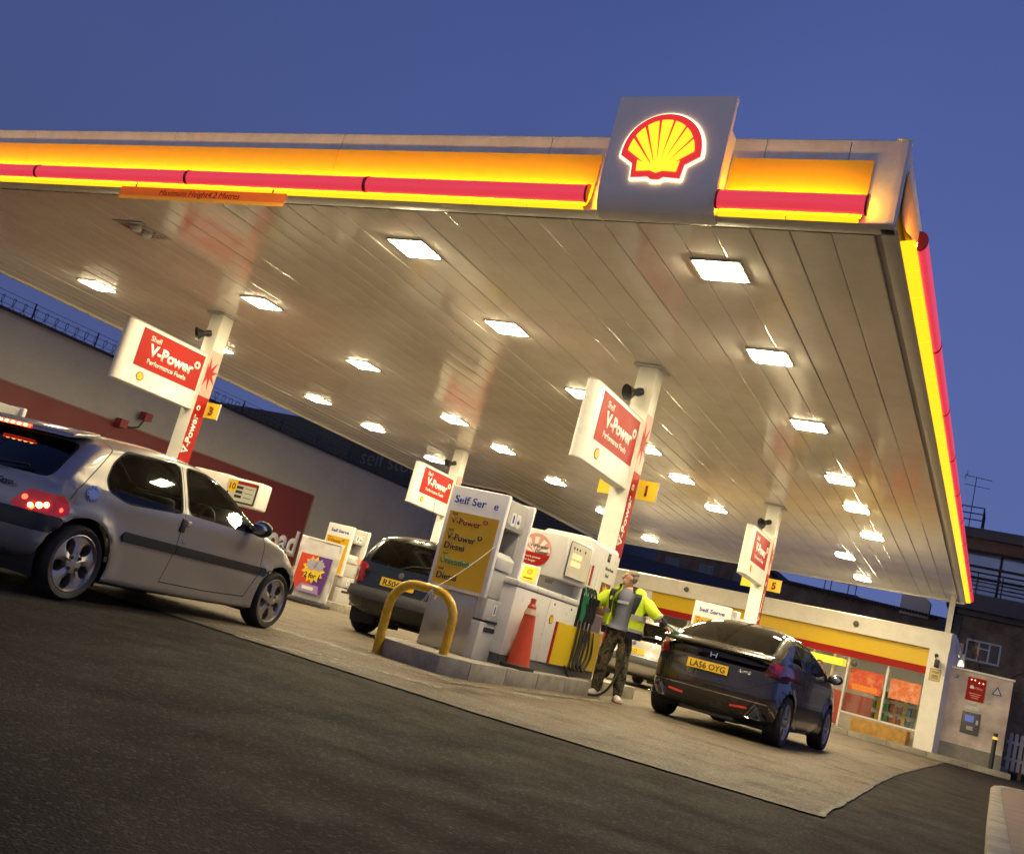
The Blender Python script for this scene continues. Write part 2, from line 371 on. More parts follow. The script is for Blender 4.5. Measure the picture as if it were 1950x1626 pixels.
# ------------------------------------------------------------------ ground
def gz(x): return -0.02*max(0.0, -8.0-x) if x > -24 else -0.32
def ground():
    b = MB(); xs = [-140,-24,-8,60]; ys = [-30, 5, 12, 20, 30, 60, 200]
    V = [[b.bm.verts.new((x, y, gz(x))) for x in xs] for y in ys]
    for j in range(len(ys)-1):
        for i in range(len(xs)-1): b.bm.faces.new((V[j][i], V[j][i+1], V[j+1][i+1], V[j+1][i]))
    tag(b.build('ground', M_ASPH), kind='structure')
    rnd = random.Random(3)
    # forecourt sheet, 6 mm up, with a jagged front edge
    edge = [(-21.5, 6.25), (-14, 6.3), (-8, 6.4), (-5.99, 6.46), (-4.4, 6.38), (-3.11, 6.36), (-2.0, 6.50), (-0.86, 6.70)]
    fine = []
    for (x0,y0),(x1,y1) in zip(edge, edge[1:]):
        n = max(2, int((x1-x0)/0.06))
        for k in range(n):
            t = k/n; fine.append((x0+(x1-x0)*t, y0+(y1-y0)*t + noise.noise(Vector((x0+(x1-x0)*t, 0, 0))*2.5)*0.018 + rnd.uniform(-.007,.007)))
    fine.append(edge[-1])
    right = [(-0.90, 8.5), (-1.0, 11.5), (-1.07, 14.9), (-1.05, 20), (-1.0, 29.4)]
    rf = []
    P = [edge[-1]]+right
    for (x0,y0),(x1,y1) in zip(P, P[1:]):
        n = max(2, int((y1-y0)/0.08))
        for k in range(1, n+1):
            t = k/n; rf.append((x0+(x1-x0)*t+noise.noise(Vector((0, (y0+(y1-y0)*t)*2.0, 5)))*0.014, y0+(y1-y0)*t))
    bd = fine+rf
    b = MB(); V = []
    tail = [p for p in fine if p[0] >= -1.25]
    for (x, y) in [p for p in fine if p[0] < -1.25]: V.append((b.bm.verts.new((x, y, gz(x)+.006)), b.bm.verts.new((x, 29.6, gz(x)+.006))))
    for A, B in zip(V, V[1:]): b.bm.faces.new((A[0], B[0], B[1], A[1]))
    pv = [V[-1][0]]+[b.bm.verts.new((x, y, .006)) for x, y in tail+rf]
    # fill the wedge between the last column and the right edge
    b.bm.faces.new(pv+[b.bm.verts.new((rf[-1][0], 29.6, .006)), V[-1][1]])
    tag(b.build('forecourt_pavement', M_SLAB), kind='structure')
    # tar joint along that edge
    b = MB(); prev = None
    path = fine+rf
    for i, (x, y) in enumerate(path):
        t = Vector((path[min(i+1, len(path)-1)][0]-path[max(i-1, 0)][0], path[min(i+1, len(path)-1)][1]-path[max(i-1, 0)][1], 0)).normalized()
        n = Vector((-t.y, t.x, 0)); w = 0.018+0.016*noise.noise(Vector((x*6, y*6, 1)))
        if y < 6.8 and x > -3.2: w += 0.012
        z = gz(x)+0.010
        A = b.bm.verts.new((x+n.x*w, y+n.y*w, z)); Bv = b.bm.verts.new((x-n.x*w, y-n.y*w, z))
        if prev: b.bm.faces.new((prev[0], prev[1], Bv, A))
        prev = (A, Bv)
    tag(b.build('road_joint', M_TAR), kind='structure')
    # thin construction joints in the forecourt
    b = MB()
    for (p, q) in (((-9.0, 7.6), (-4.2, 7.75)), ((-4.2, 7.75), (-4.0, 29)), ((-1.0, 17.2), (-21, 17.2)), ((-9.3, 6.4), (-9.3, 29))):
        p = Vector((*p, 0)); q = Vector((*q, 0)); n = Vector((-(q-p).y, (q-p).x, 0)).normalized()*0.013
        N = 40
        for k in range(N):
            a = p.lerp(q, k/N); c = p.lerp(q, (k+1)/N)
            b.face([Vector((*(v.xy), gz(v.x)+.0095)) for v in (a-n, c-n, c+n, a+n)])
    tag(b.build('pavement_joint', M_TAR), kind='structure')
    # worn white lines in front of the near island
    b = MB()
    for p, q, w in (((-5.3, 6.45), (-4.4, 6.75), .16), ((-5.0, 6.9), (-3.9, 7.3), .10), ((-6.4, 8.15), (-4.2, 8.35), .16), ((-4.35, 8.3), (-3.95, 9.5), .09), ((-4.3, 9.6), (-4.15, 12.4), .05)):
        p = Vector((*p, 0)); q = Vector((*q, 0)); n = Vector((-(q-p).y, (q-p).x, 0)).normalized()*w
        b.face([Vector((v.x, v.y, .012)) for v in (p-n, q-n, q+n, p+n)])
    tag(b.build('road_marking', M_WORN), kind='structure')
    # right-hand pavement with kerb
    b = MB(); out = [(0.06, 2.0), (0.05, 10), (0.06, 16.8), (0.10, 18.0), (0.22, 19.0), (0.5, 19.7), (1.1, 20.1), (9, 20.4), (9, 2.0)]
    b.prism([(x, y, -0.05) for x, y in out], (0, 0, 0.165))
    tag(b.build('pavement', mat('pink_paving', (0.20, 0.145, 0.11), 0.85, var=0.25, scale=3, bump=0.3, bscale=70, dirt=(0.10, 0.07, 0.055), damt=0.6)), kind='structure')
    b = MB(); inn = out[:-1]
    for i in range(len(inn)-1):
        p = Vector((*inn[i], 0)); q = Vector((*inn[i+1], 0)); t = (q-p).normalized(); n = Vector((t.y, -t.x, 0))
        L = (q-p).length; k = max(1, round(L/0.9))
        for j in range(k):
            a = p+(q-p)*(j/k)+t*0.004; c = p+(q-p)*((j+1)/k)-t*0.004
            b.prism([(v.x, v.y, -.05) for v in (a-n*0.004, c-n*0.004, c+n*0.13, a+n*0.13)], (0, 0, 0.172))
    tag(b.build('kerb', M_KERB, bevel=0.012, segs=2), kind='structure')
    # manhole-like dark patch cover on the pavement
    b = MB(); b.box((0.55, 16.9, 0.12), (1.2, 17.5, 0.123)); tag(b.build('inspection_cover', M_DGREY), 'dark square inspection cover set in the pink pavement at bottom right', 'drain cover')
    # shop pavement
    b = MB(); b.box((-16.5, 29.95, -0.3), (0.45, 44, 0.135)); tag(b.build('shop_pavement', mat('concrete_slab', (0.26, 0.22, 0.17), 0.8, var=0.2, scale=2, bump=0.25, bscale=60)), kind='structure')
    b = MB()
    for k in range(17): b.box((-16.5+k*1.0+.004, 29.83, -0.3), (-15.5+k*1.0-.004, 29.948, 0.142))
    tag(b.build('shop_kerb', M_KERB, bevel=0.012), kind='structure')
ground()

# ------------------------------------------------------------------ canopy
ZC = 4.6
XR, XL, YF = -1.37, -18.1, 8.30
def back_y(x): return 33.7+(-1.25-x)*0.245 if x > -15 else 29.0
M_SOFF = mat('soffit_panel', (0.90, 0.87, 0.81), 0.14, var=0.03, scale=0.7, bump=0.07, bscale=1.6, spec=0.6, dirt=(0.52, 0.47, 0.39), dscale=0.9, damt=0.4, rvar=0.06)
M_LAMPY = emit('fascia_lamp_glow', (1.0, 0.66, 0.02), 52.0)
M_TUBE = emit('red_diffuser_lit', (0.74, 0.045, 0.075), 0.95)
M_CAPR = mat('red_cap', (0.45, 0.02, 0.02), 0.4)
M_FYEL = mat('fascia_yellow', (0.90, 0.50, 0.012), 0.45, var=0.03)
def canopy():
    root = thing('petrol_station_canopy', 'large flat canopy over the pumps with panelled white ceiling and glowing yellow and red edge', 'canopy', (0, 0, 0))
    # ceiling strips
    b = MB(); w = 0.366; n = int((XR-0.08-XL)/w)+1
    rnd = random.Random(5)
    for k in range(n):
        x1 = XR-0.16-k*w; x0 = x1-w+0.006
        if x0 < XL+0.02: x0 = XL+0.02
        if x1-x0 < 0.02: break
        dz = rnd.uniform(-.002, .002); tw = rnd.uniform(-.0022, .0022)
        z0 = ZC+dz; yb = min(back_y(x0), back_y(x1))-0.02; y = YF+0.12
        m = (x0+x1)/2
        N = 24
        prev = None
        for j in range(N+1):
            yy = y+(yb-y)*j/N; s = noise.noise(Vector((k*3.1, yy*0.35, 0)))*0.004
            r = [b.bm.verts.new((x0, yy, z0+0.03)), b.bm.verts.new((x0, yy, z0+.004+tw)), b.bm.verts.new((x0+.012, yy, z0+tw+s)), b.bm.verts.new((m, yy, z0+s-.001)), b.bm.verts.new((x1-.012, yy, z0-tw+s)), b.bm.verts.new((x1, yy, z0+.004-tw)), b.bm.verts.new((x1, yy, z0+.03))]
            if prev:
                for q in range(6): b.bm.faces.new((prev[q], r[q], r[q+1], prev[q+1]))
            prev = r
    so = b.build('ceiling_panelling', M_SOFF, root, recalc=False)
    bm = bmesh.new(); bm.from_mesh(so.data); bmesh.ops.recalc_face_normals(bm, faces=bm.faces[:])
    if sum(f.normal.z for f in bm.faces if abs(f.normal.z) > .8) > 0: bmesh.ops.reverse_faces(bm, faces=bm.faces[:])
    bm.to_mesh(so.data); bm.free()
    # roof body above the strips
    b = MB(); pts = [(XR-.02, YF+.02), (XR-.02, back_y(XR)), (-15, back_y(-14.99)), (-15, 29.0), (XL+.01, 29.0), (XL+.01, YF+.02)]
    b.prism([(x, y, ZC+0.035) for x, y in pts][::-1], (0, 0, 0.75)); b.build('roof_deck', M_LGREY, root)
    # left and back trims
    b = MB()
    b.box((XL-.03, YF, ZC-.03), (XL+.05, 29.03, ZC+.32)); b.box((XL+.05, 28.95, ZC-.03), (-15, 29.03, ZC+.32)); b.box((-15.04, 29.03, ZC-.03), (-14.96, back_y(-14.99), ZC+.32))
    b.prism([(-14.96, back_y(-14.96)-.04, ZC-.03), (XR, back_y(XR)-.04, ZC-.03), (XR, back_y(XR)+.04, ZC-.03), (-14.96, back_y(-14.96)+.04, ZC-.03)], (0, 0, .35))
    b.build('edge_trim', M_OFFW, root)
    # front fascia: grey plate with bottom trim; built in (along, out, z)
    YB = back_y(XR)
    def fascia(tr, a0, a1, seams, lip):
        b = MB()
        for s0, s1 in zip(seams, seams[1:]):
            b.prism([tr(s0+.004, 0, 4.66), tr(s1-.004, 0, 4.66), tr(s1-.004, 0, 5.44), tr(s0+.004, 0, 5.44)], Vector(tr(0, -.06, 0))-Vector(tr(0, 0, 0)))
        b.build('fascia_plate', M_GREY, root)
        b = MB(); b.prism([tr(a0, -.005, 5.442), tr(a0, -.10, 5.442), tr(a0, -.10, 5.455), tr(a0, -.005, 5.455)], Vector(tr(a1, 0, 0))-Vector(tr(a0, 0, 0)))
        b.prism([tr(a0, lip, 4.600), tr(a0, lip, 4.615), tr(a0, -.10, 4.64), tr(a0, -.10, 4.600)], Vector(tr(a1, 0, 0))-Vector(tr(a0, 0, 0)))
        b.build('fascia_trim', M_OFFW, root, bevel=0.006)
    trf = lambda a, o, z: (a, YF-o, z)
    trr = lambda a, o, z: (XR+o, a, z)
    fascia(trf, XL, XR+.02, [XL, -15.4, -12.75, -10.1, -7.45, -4.8, -2.6, -1.85, XR+.02], .105)
    fascia(trr, YF-.02, YB, [YF-.02, 9.05]+[9.05+2.46*k for k in range(1, 10)]+[YB], .045)
    prof = [(.012, 5.235), (.012, 5.05), (.016, 4.93), (.026, 4.83), (.046, 4.74), (.08, 4.67), (.13, 4.625)]
    def yellow(tr, a0, a1, seams, flip):
        for s0, s1 in zip(seams, seams[1:]):
            b = MB(); A = [b.bm.verts.new(tr(s0+.003, o, z)) for o, z in prof]; B = [b.bm.verts.new(tr(s1-.003, o, z)) for o, z in prof]
            for i in range(len(prof)-1): b.bm.faces.new((A[i], B[i], B[i+1], A[i+1]))
            g = b.bm.faces[:]
            r = bmesh.ops.extrude_face_region(b.bm, geom=g); d = Vector(tr(0, .010, 0))-Vector(tr(0, 0, 0))
            for v in [q for q in r['geom'] if isinstance(q, bmesh.types.BMVert)]: v.co += d
            o = b.build('yellow_fascia_panel', M_FYEL, root, smooth=True)
    yellow(trf, 0, 0, [XL+.1, -15.4, -12.75, -10.1, -7.45, -4.19], 0)
    yellow(trf, 0, 0, [-2.88, -1.62], 0)
    yellow(trr, 0, 0, [YF+.15]+[9.05+2.46*k for k in range(1, 10)]+[YB-.2], 0)
    # hidden lamp strip behind the red diffuser, lighting the yellow panel
    def lamp(tr, a0, a1, lip, dark=0.0):
        b = MB(); P = [(.135, 4.775), (.160, 4.80), (.160, 4.835), (.135, 4.86)]
        # faces towards the panel
        A = [b.bm.verts.new(tr(a0+dark, o, z)) for o, z in [(.150, 4.70), (.128, 4.745), (.150, 4.79)]]; B = [b.bm.verts.new(tr(a1, o, z)) for o, z in [(.150, 4.70), (.128, 4.745), (.150, 4.79)]]
        for i in range(2): b.bm.faces.new((A[i], B[i], B[i+1], A[i+1]))
        b.build('lamp_strip', M_LAMPY, root)
        # lit yellow lens along the bottom, in short clipped lengths
        n = max(2, int(abs(a1-a0)/.62))
        for k in range(n):
            s0 = a0+(a1-a0)*k/n+.006; s1 = a0+(a1-a0)*(k+1)/n-.006
            b = MB(); b.prism([tr(s0, lip+.003, 4.601), tr(s0, .165, 4.622), tr(s0, .165, 4.632), tr(s0, lip+.003, 4.612)], Vector(tr(s1, 0, 0))-Vector(tr(s0, 0, 0))); b.build('yellow_lens', emit('yellow_lens_lit', (1.0, .66, .01), 1.25), root)
    lamp(trf, XL+.1, -4.2, .105); lamp(trf, -2.87, -1.63, .105); lamp(trr, YF+.22, YB-.2, .045, .35)
    def tubes(tr, cuts):
        for s0, s1 in zip(cuts, cuts[1:]):
            b = MB(); n = 14; rings = []
            for s in (s0+.006, s1-.006):
                ring = []
                for k in range(n+1):
                    a = R(-100+200*k/n); ring.append(b.bm.verts.new(tr(s, .165+.070*math.cos(a), 4.742+.088*math.sin(a))))
                rings.append(ring)
            for k in range(n): b.bm.faces.new((rings[0][k], rings[1][k], rings[1][k+1], rings[0][k+1]))
            b.bm.faces.new(rings[0]); b.bm.faces.new(rings[1])
            t = b.build('red_light_tube', M_TUBE, root, smooth=True)
            for s, d in ((s0, .02), (s1, -.02)):
                b = MB(); ring = [tr(s, .165+.076*math.cos(R(-100+200*k/n)), 4.742+.094*math.sin(R(-100+200*k/n))) for k in range(n+1)]
                b.prism(ring, Vector(tr(d, 0, 0))-Vector(tr(0, 0, 0))); b.build('end_cap', M_CAPR, t)
    tubes(trf, [XL+.1, -17.4, -14.8, -12.17, -9.44, -6.79, -4.16])
    tubes(trf, [-2.89, -1.57])
    tubes(trr, [8.78]+[9.0+2.45*k for k in range(1, 10)]+[YB-.12])
    return root
canopy()
def logo_sign():
    t = thing('canopy_logo_sign', 'tall grey sign box on the canopy edge with a glowing red and yellow scallop emblem', 'sign', (0, 0, 0))
    x0, x1 = -4.06, -2.90
    prof = [(.215, 5.755), (.215, 5.0), (.21, 4.88), (.195, 4.78), (.165, 4.68), (.12, 4.61), (.04, 4.572), (-.02, 4.57), (-.02, 5.44), (.15, 5.44), (.15, 5.755)]
    b = MB(); b.prism([(x0, YF-o, z) for o, z in prof], (x1-x0, 0, 0)); b.build('sign_box', mat('sign_silver', (0.88, 0.84, 0.80), 0.4, var=0.04), t, smooth=True)
    m = FNY(((x0+x1)/2-.02, YF-.217, 5.21))
    k = 0.392
    poly([(x*k*1.06, y*k*1.06) for x, y in shell_outline()], m, 0.012, 'halo_plate', emit('halo_glow', (1.0, 0.80, 0.42), 3.2), t)
    m2 = FNY(((x0+x1)/2-.02, YF-.233, 5.21))
    shell_emblem(k, m2, t, emit('emblem_red', (0.72, 0.028, 0.03), 0.95), emit('emblem_yellow', (1.0, 0.72, 0.02), 1.25), 0.02)
logo_sign()
def height_banner():
    t = thing('height_limit_board', 'orange hanging board with red Maximum Height lettering under the canopy front edge', 'sign', (-9.16, YF-.19, 4.485))
    b = MB(); b.face([(-1.33, 0, -.02), (1.33, 0, -.02), (1.33, 0, .095), (-1.33, 0, .095)]); b.build('board', translucent('orange_board', (0.95, 0.22, 0.06)), t)
    b = MB(); b.face([(-1.33, 0, -.065), (1.33, 0, -.065), (1.33, 0, -.02), (-1.33, 0, -.02)]); b.build('lower_band', translucent('amber_board', (1.0, 0.50, 0.08)), t)
    lettering('Maximum Height4.2 Metres', M_RED, t, FNY((0, -.001, .035)), h=.075, w=1.30, shear=.25, bold=.0)
    b = MB()
    for x in (-1.1, 1.1): b.tube([(x, .015, .095), (x, .015, .16)], .008, 8)
    b.build('hanger', M_DGREY, t)
height_banner()

# ------------------------------------------------------------------ ceiling lights
M_PANE = emit('light_pane', (1.0, 0.83, 0.49), 215.0)
def ceiling_lights():
    rows = [(-3.13, 'row nearest the glowing right edge', [9.42, 12.05, 15.15, 18.72, 21.3, 24.4]), (-6.90, 'second row from the right', [9.44, 12.07, 15.17, 18.8, 21.4, 24.6]),
            (-11.58, 'third row from the right', [12.2, 15.3, 19.07, 21.65, 25.1, 29.2, 33.9]), (-15.6, 'leftmost row', [12.27, 15.6, 19.27, 21.8, 25.2])]
    proto = None
    def make():
        t = thing('ceiling_light', '', '', (0, 0, 0))
        b = MB(); s = .235; o = .262
        for (a, c, d, e) in ((-o, -o, o, -s), (-o, s, o, o), (-o, -s, -s, s), (s, -s, o, s)): b.box((a, c, -.014), (d, e, .02))
        b.build('light_frame', M_LGREY, t)
        b = MB(); u = s-.03; A = [b.bm.verts.new(p) for p in ((-s, -s, -.012), (-s, s, -.012), (s, s, -.012), (s, -s, -.012))]; B = [b.bm.verts.new(p) for p in ((-u, -u, -.028), (-u, u, -.028), (u, u, -.028), (u, -u, -.028))]; b.bm.faces.new(B)
        for k in range(4): b.bm.faces.new((A[k], A[(k+1) % 4], B[(k+1) % 4], B[k]))
        b.build('light_pane', M_PANE, t)
        return t
    def place(x, y, lab):
        nonlocal proto
        if proto is None: proto = make(); t = proto
        else: t = copy_tree(proto)
        t.location = (x, y, ZC-.004); tag(t, lab, 'ceiling light', 'square lights in the canopy ceiling')
    for x, nm, ys in rows:
        for i, y in enumerate(ys): place(x, y, f'lit square ceiling light, {ORD[i]} from the front in the {nm}')
    place(-4.25, 28.5, 'lit square ceiling light over the shop front, nearer of the two at the far right')
    place(-4.25, 32.75, 'lit square ceiling light beyond the shop front, farthest of all at the far right')
    # the dead fitting near the front
    t = thing('unlit_ceiling_light', 'unlit square ceiling light with two visible bulbs behind the Maximum Height board', 'ceiling light', (-11.58, 9.5, ZC-.002))
    b = MB(); o = .29; s = .25
    for (a, c, d, e) in ((-o, -o, o, -s), (-o, s, o, o), (-o, -s, -s, s), (s, -s, o, s)): b.box((a, c, -.012), (d, e, .0))
    b.build('light_frame', M_LGREY, t)
    b = MB(); b.box((-s, -s, -.004), (s, s, -.001)); b.build('reflector', mat('reflector', (.5, .47, .42), .25, metal=.6), t)
    for y in (-.1, .1):
        b = MB(); b.lathe([(.001, -.075), (.05, -.07), (.075, -.04), (.07, -.004)], 16, Matrix.Translation((0, y, 0))); b.build('bulb', M_WPR, t, smooth=True)
ceiling_lights()
# ------------------------------------------------------------------ pump islands
def island(x, y, near, rank):
    z = gz(x)
    t = thing('pump_island', f'long concrete kerbed island carrying the {rank}', 'island', (x, y, z), 0, 'raised pump islands')
    b = MB(); w = .60; L = 6.2
    out = [(-w+.06, -3.95), (-w+.32, -4.22), (w-.2, -4.35), (w, -4.05), (w, -.72), (w-.26, -.5), (w-.26, L-4.3), (-w, L-4.3), (-w, -3.6)]
    b.prism([(p[0], p[1], -.1) for p in [(-w+.12, -3.9), (w-.12, -4.1), (w-.12, -.8), (w-.36, -.6), (w-.36, L-4.4), (-w+.12, L-4.4)]], (0, 0, .272)); b.build('island_top', mat('island_concrete', (0.28, 0.25, 0.20), 0.85, var=0.2, scale=4, bump=0.3, bscale=60), t)
    b = MB(); n = len(out)
    for i in range(n):
        p = Vector((*out[i], 0)); q = Vector((*out[(i+1) % n], 0)); tt = (q-p).normalized(); nn = Vector((-tt.y, tt.x, 0))
        k = max(1, round((q-p).length/0.95))
        for j in range(k):
            a = p+(q-p)*(j/k)+tt*.003; c = p+(q-p)*((j+1)/k)-tt*.003
            b.prism([(v.x, v.y, -.1) for v in (a, c, c+nn*.13-tt*.02, a+nn*.13+tt*.02)], (0, 0, .28))
    b.build('kerbstones', M_KERB, t, bevel=.014)
    return t
IS = {1: (-5.12, 13.0), 2: (-5.12, 22.5), 3: (-13.4, 13.0), 4: (-13.4, 22.5)}
island(*IS[1], True, 'pump nearest the camera and the number 1 sign')
island(*IS[2], False, 'pillar with the number 5 sign near the shop')
island(*IS[3], False, 'pillar with the number 3 sign on the left')
island(*IS[4], False, 'pillar farthest back on the left')

def pillar(key, lab):
    x, y = IS[key]; z = gz(x)
    px = -5.05 if key in (1, 2) else -13.30
    t = thing('canopy_pillar', lab, 'pillar', (px, y+.19, z), 0, 'white canopy pillars')
    w = .145; top = ZC-z-.004
    b = MB(); b.box((-w, -w, .1), (w, w, top)); b.build('post', M_OFFW, t, bevel=.012)
    b = MB(); b.box((-.21, -.21, top-.03), (.21, .21, top-.004)); b.build('head_plate', M_LGREY, t)
    zz = -z
    # red decal on the +X face
    b = MB(); b.box((w+.001, -w+.004, 1.86+zz), (w+.005, w-.004, 3.06+zz)); r = b.build('red_strip', M_RED, t)
    b = MB(); n = 12; pts = [(w+.001, -w+.004, 3.66+zz), (w+.001, -w+.004, 3.07+zz)]
    pts = [(w+.001, -w+.004, 3.05+zz)]+[(w+.001, -w+.004+(2*w-.008)*k/n, 3.06+zz-.10*math.sin(math.pi*k/n)*0) for k in range(1, n)]+[(w+.001, w-.004, 3.05+zz), (w+.001, w-.004, 3.90+zz), (w+.001, -w+.004, 3.90+zz)]
    b.prism(pts, (.003, 0, 0)); b.build('pink_strip', mat('pink_decal', (0.62, 0.30, 0.24), 0.4, var=.05), t)
    b = MB(); ff = FX((w+.0045, 0, 3.48+zz))
    pts = [(max(-w+.006, min(w-.006, px_)), py_) for px_, py_ in burst(8, .085, .27, -.05, 0, 1, 1.15, .2)]
    b.prism([ff @ Vector((*p, 0)) for p in pts], (.002, 0, 0)); b.build('starburst', M_RED, t)
    m = frame((w+.006, .02, 2.0+zz), (0, 0, 1), (0, -1, 0))
    lettering('V-Power', M_WPR, t, m, h=.14, w=.72, bold=.03, center=False).location = (0, 0, 0)
    lettering('Shell', M_WPR, t, frame((w+.006, -.10, 2.0+zz), (0, 0, 1), (0, -1, 0)), h=.06, bold=.01, center=False)
    lettering('o', M_WPR, t, frame((w+.006, -.065, 2.84+zz), (0, 0, 1), (0, -1, 0)), h=.13, bold=.03)
    return t
pillar(1, 'white canopy pillar with red lettering rising behind the nearest pump beside number 1')
pillar(2, 'white canopy pillar with red lettering behind the black car, carrying number 5')
pillar(3, 'white canopy pillar with red lettering behind the silver car, carrying number 3')
pillar(4, 'white canopy pillar behind the grey price totem, half hidden by it')

def horn(key, lab):
    x = (-5.05 if key in (1, 2) else -13.30); y = IS[key][1]+.19
    t = thing('horn_loudspeaker', lab, 'loudspeaker', (x-.06, y-.16, 4.14), 0, 'black horn loudspeakers on the pillars')
    m = Matrix.Translation((-.04, -.10, 0)) @ Matrix.Rotation(R(-35), 4, 'Z') @ Matrix.Rotation(R(-68), 4, 'X')
    b = MB(); b.lathe([(.0, .16), (.055, .16), (.06, .10), (.045, .06), (.05, .03), (.075, -.02), (.12, -.09), (.125, -.10), (.112, -.095), (.06, -.01), (.02, .03), (.0, .03)], 22, m); b.build('horn_bell', M_BLACK, t, smooth=True)
    b = MB(); b.tube([(-.01, .015, 0), (-.04, -.06, .01)], .022, 8); b.build('bracket', M_DGREY, t)
horn(1, 'black horn loudspeaker at the top of the pillar above number 1'); horn(2, 'black horn loudspeaker on the pillar above number 5')
horn(3, 'black horn loudspeaker on the pillar above number 3, over the silver car'); horn(4, 'small black horn loudspeaker on the pillar behind the grey price totem')

def fuel_sign(key, lab):
    x = (-5.05 if key in (1, 2) else -13.30); y = IS[key][1]
    t = thing('fuel_brand_sign', lab, 'sign', (x, y, 2.79), 0, 'hanging red and white fuel signs')
    b = MB(); w = .09; prof = []
    pts = [(w, .04), (w, -1.62)]+[(w*math.cos(R(a)), -1.62-.16*math.sin(R(a))) for a in range(15, 166, 15)]+[(-w, -1.62), (-w, .04)]
    b.prism([(px_, py_, 0) for px_, py_ in pts], (0, 0, 1.0)); b.build('sign_case', M_WHITE, t, smooth=True)
    for z0 in (-.012, 1.0):
        b = MB(); b.prism([(px_*1.06, py_*1.012+.01, z0) for px_, py_ in pts], (0, 0, .012)); b.build('edge_rim', M_LGREY, t)
    for s, F in ((1, FX), (-1, FNX)):
        o = (s*(w+.001), -.74, .63) if s > 0 else (s*(w+.001), -.74, .63)
        m = F(o)
        p = plate(1.48, .645, m, .003, 'red_face', M_RED, t)
        m2 = F((s*(w+.0045), -.74, .63))
        c = -.66
        off = lambda dx, dy: m2 @ Matrix.Translation((dx, dy, 0))
        lettering('Shell', M_WPR, p, off(-.42, .205), h=.095, bold=.012)
        lettering('V-Power', M_WPR, p, off(.02, .02), h=.20, w=1.06, bold=.04)
        lettering('Performance', M_WPR, p, off(-.18, -.18), h=.085, w=.60, bold=.016); lettering('Fuels', M_WPR, p, off(.30, -.18), h=.085, w=.27, bold=.016)
        lettering('o', M_WPR, p, off(.61, .15), h=.19, bold=.04)
        shell_emblem(.085, F((s*(w+.001), (-.74-.52) if s > 0 else (-.74-.52), .165)), t, M_DRED, M_YEL, .003)
fuel_sign(1, 'red and white fuel sign hanging from the pillar above number 1')
fuel_sign(2, 'red and white fuel sign on the pillar above number 5, behind the black car')
fuel_sign(3, 'red and white fuel sign hanging from the pillar above the silver car')
fuel_sign(4, 'red and white fuel sign beside the pillar behind the grey price totem')

def number_plate_sign(key, num, side, lab):
    x = (-5.05 if key in (1, 2) else -13.30); y = IS[key][1]+.35
    t = thing('pump_number_sign', lab, 'sign', (x+side*.295, y, 2.86), R(10*side), 'yellow pump number signs')
    b = MB(); n = 8; w = .145
    P = [(-w+2*w*k/n, -.03*math.sin(math.pi*k/n*0.55)) for k in range(n+1)]
    if side < 0: P = [(-a, c) for a, c in P][::-1]
    b.prism([(a, c, -.14) for a, c in P]+[(a, c+.012, -.14) for a, c in P[::-1]], (0, 0, .28)); b.build('number_board', M_YEL, t, smooth=True)
    b = MB(); b.box((-w-.004, -.01, -.146), (-w+.006, .02, .146)); b.box((w-.006, -.035, -.146), (w+.004, .0, .146)); b.build('edging', M_LGREY, t)
    if num: lettering(num, M_DRED, t, FNY((-.01, -.033, 0)), h=.15, bold=.025)
for key, num, where in ((1, '1', 'beside the nearest pump pillar'), (2, '5', 'on the pillar behind the black car'), (3, '3', 'on the pillar above the silver car')):
    number_plate_sign(key, num, 1, f'yellow board with red number {num} {where}')
number_plate_sign(1, '', -1, 'blank yellow board peeping out left of the pillar with number 1')
number_plate_sign(2, '', -1, 'blank yellow board peeping out left of the pillar with number 5')

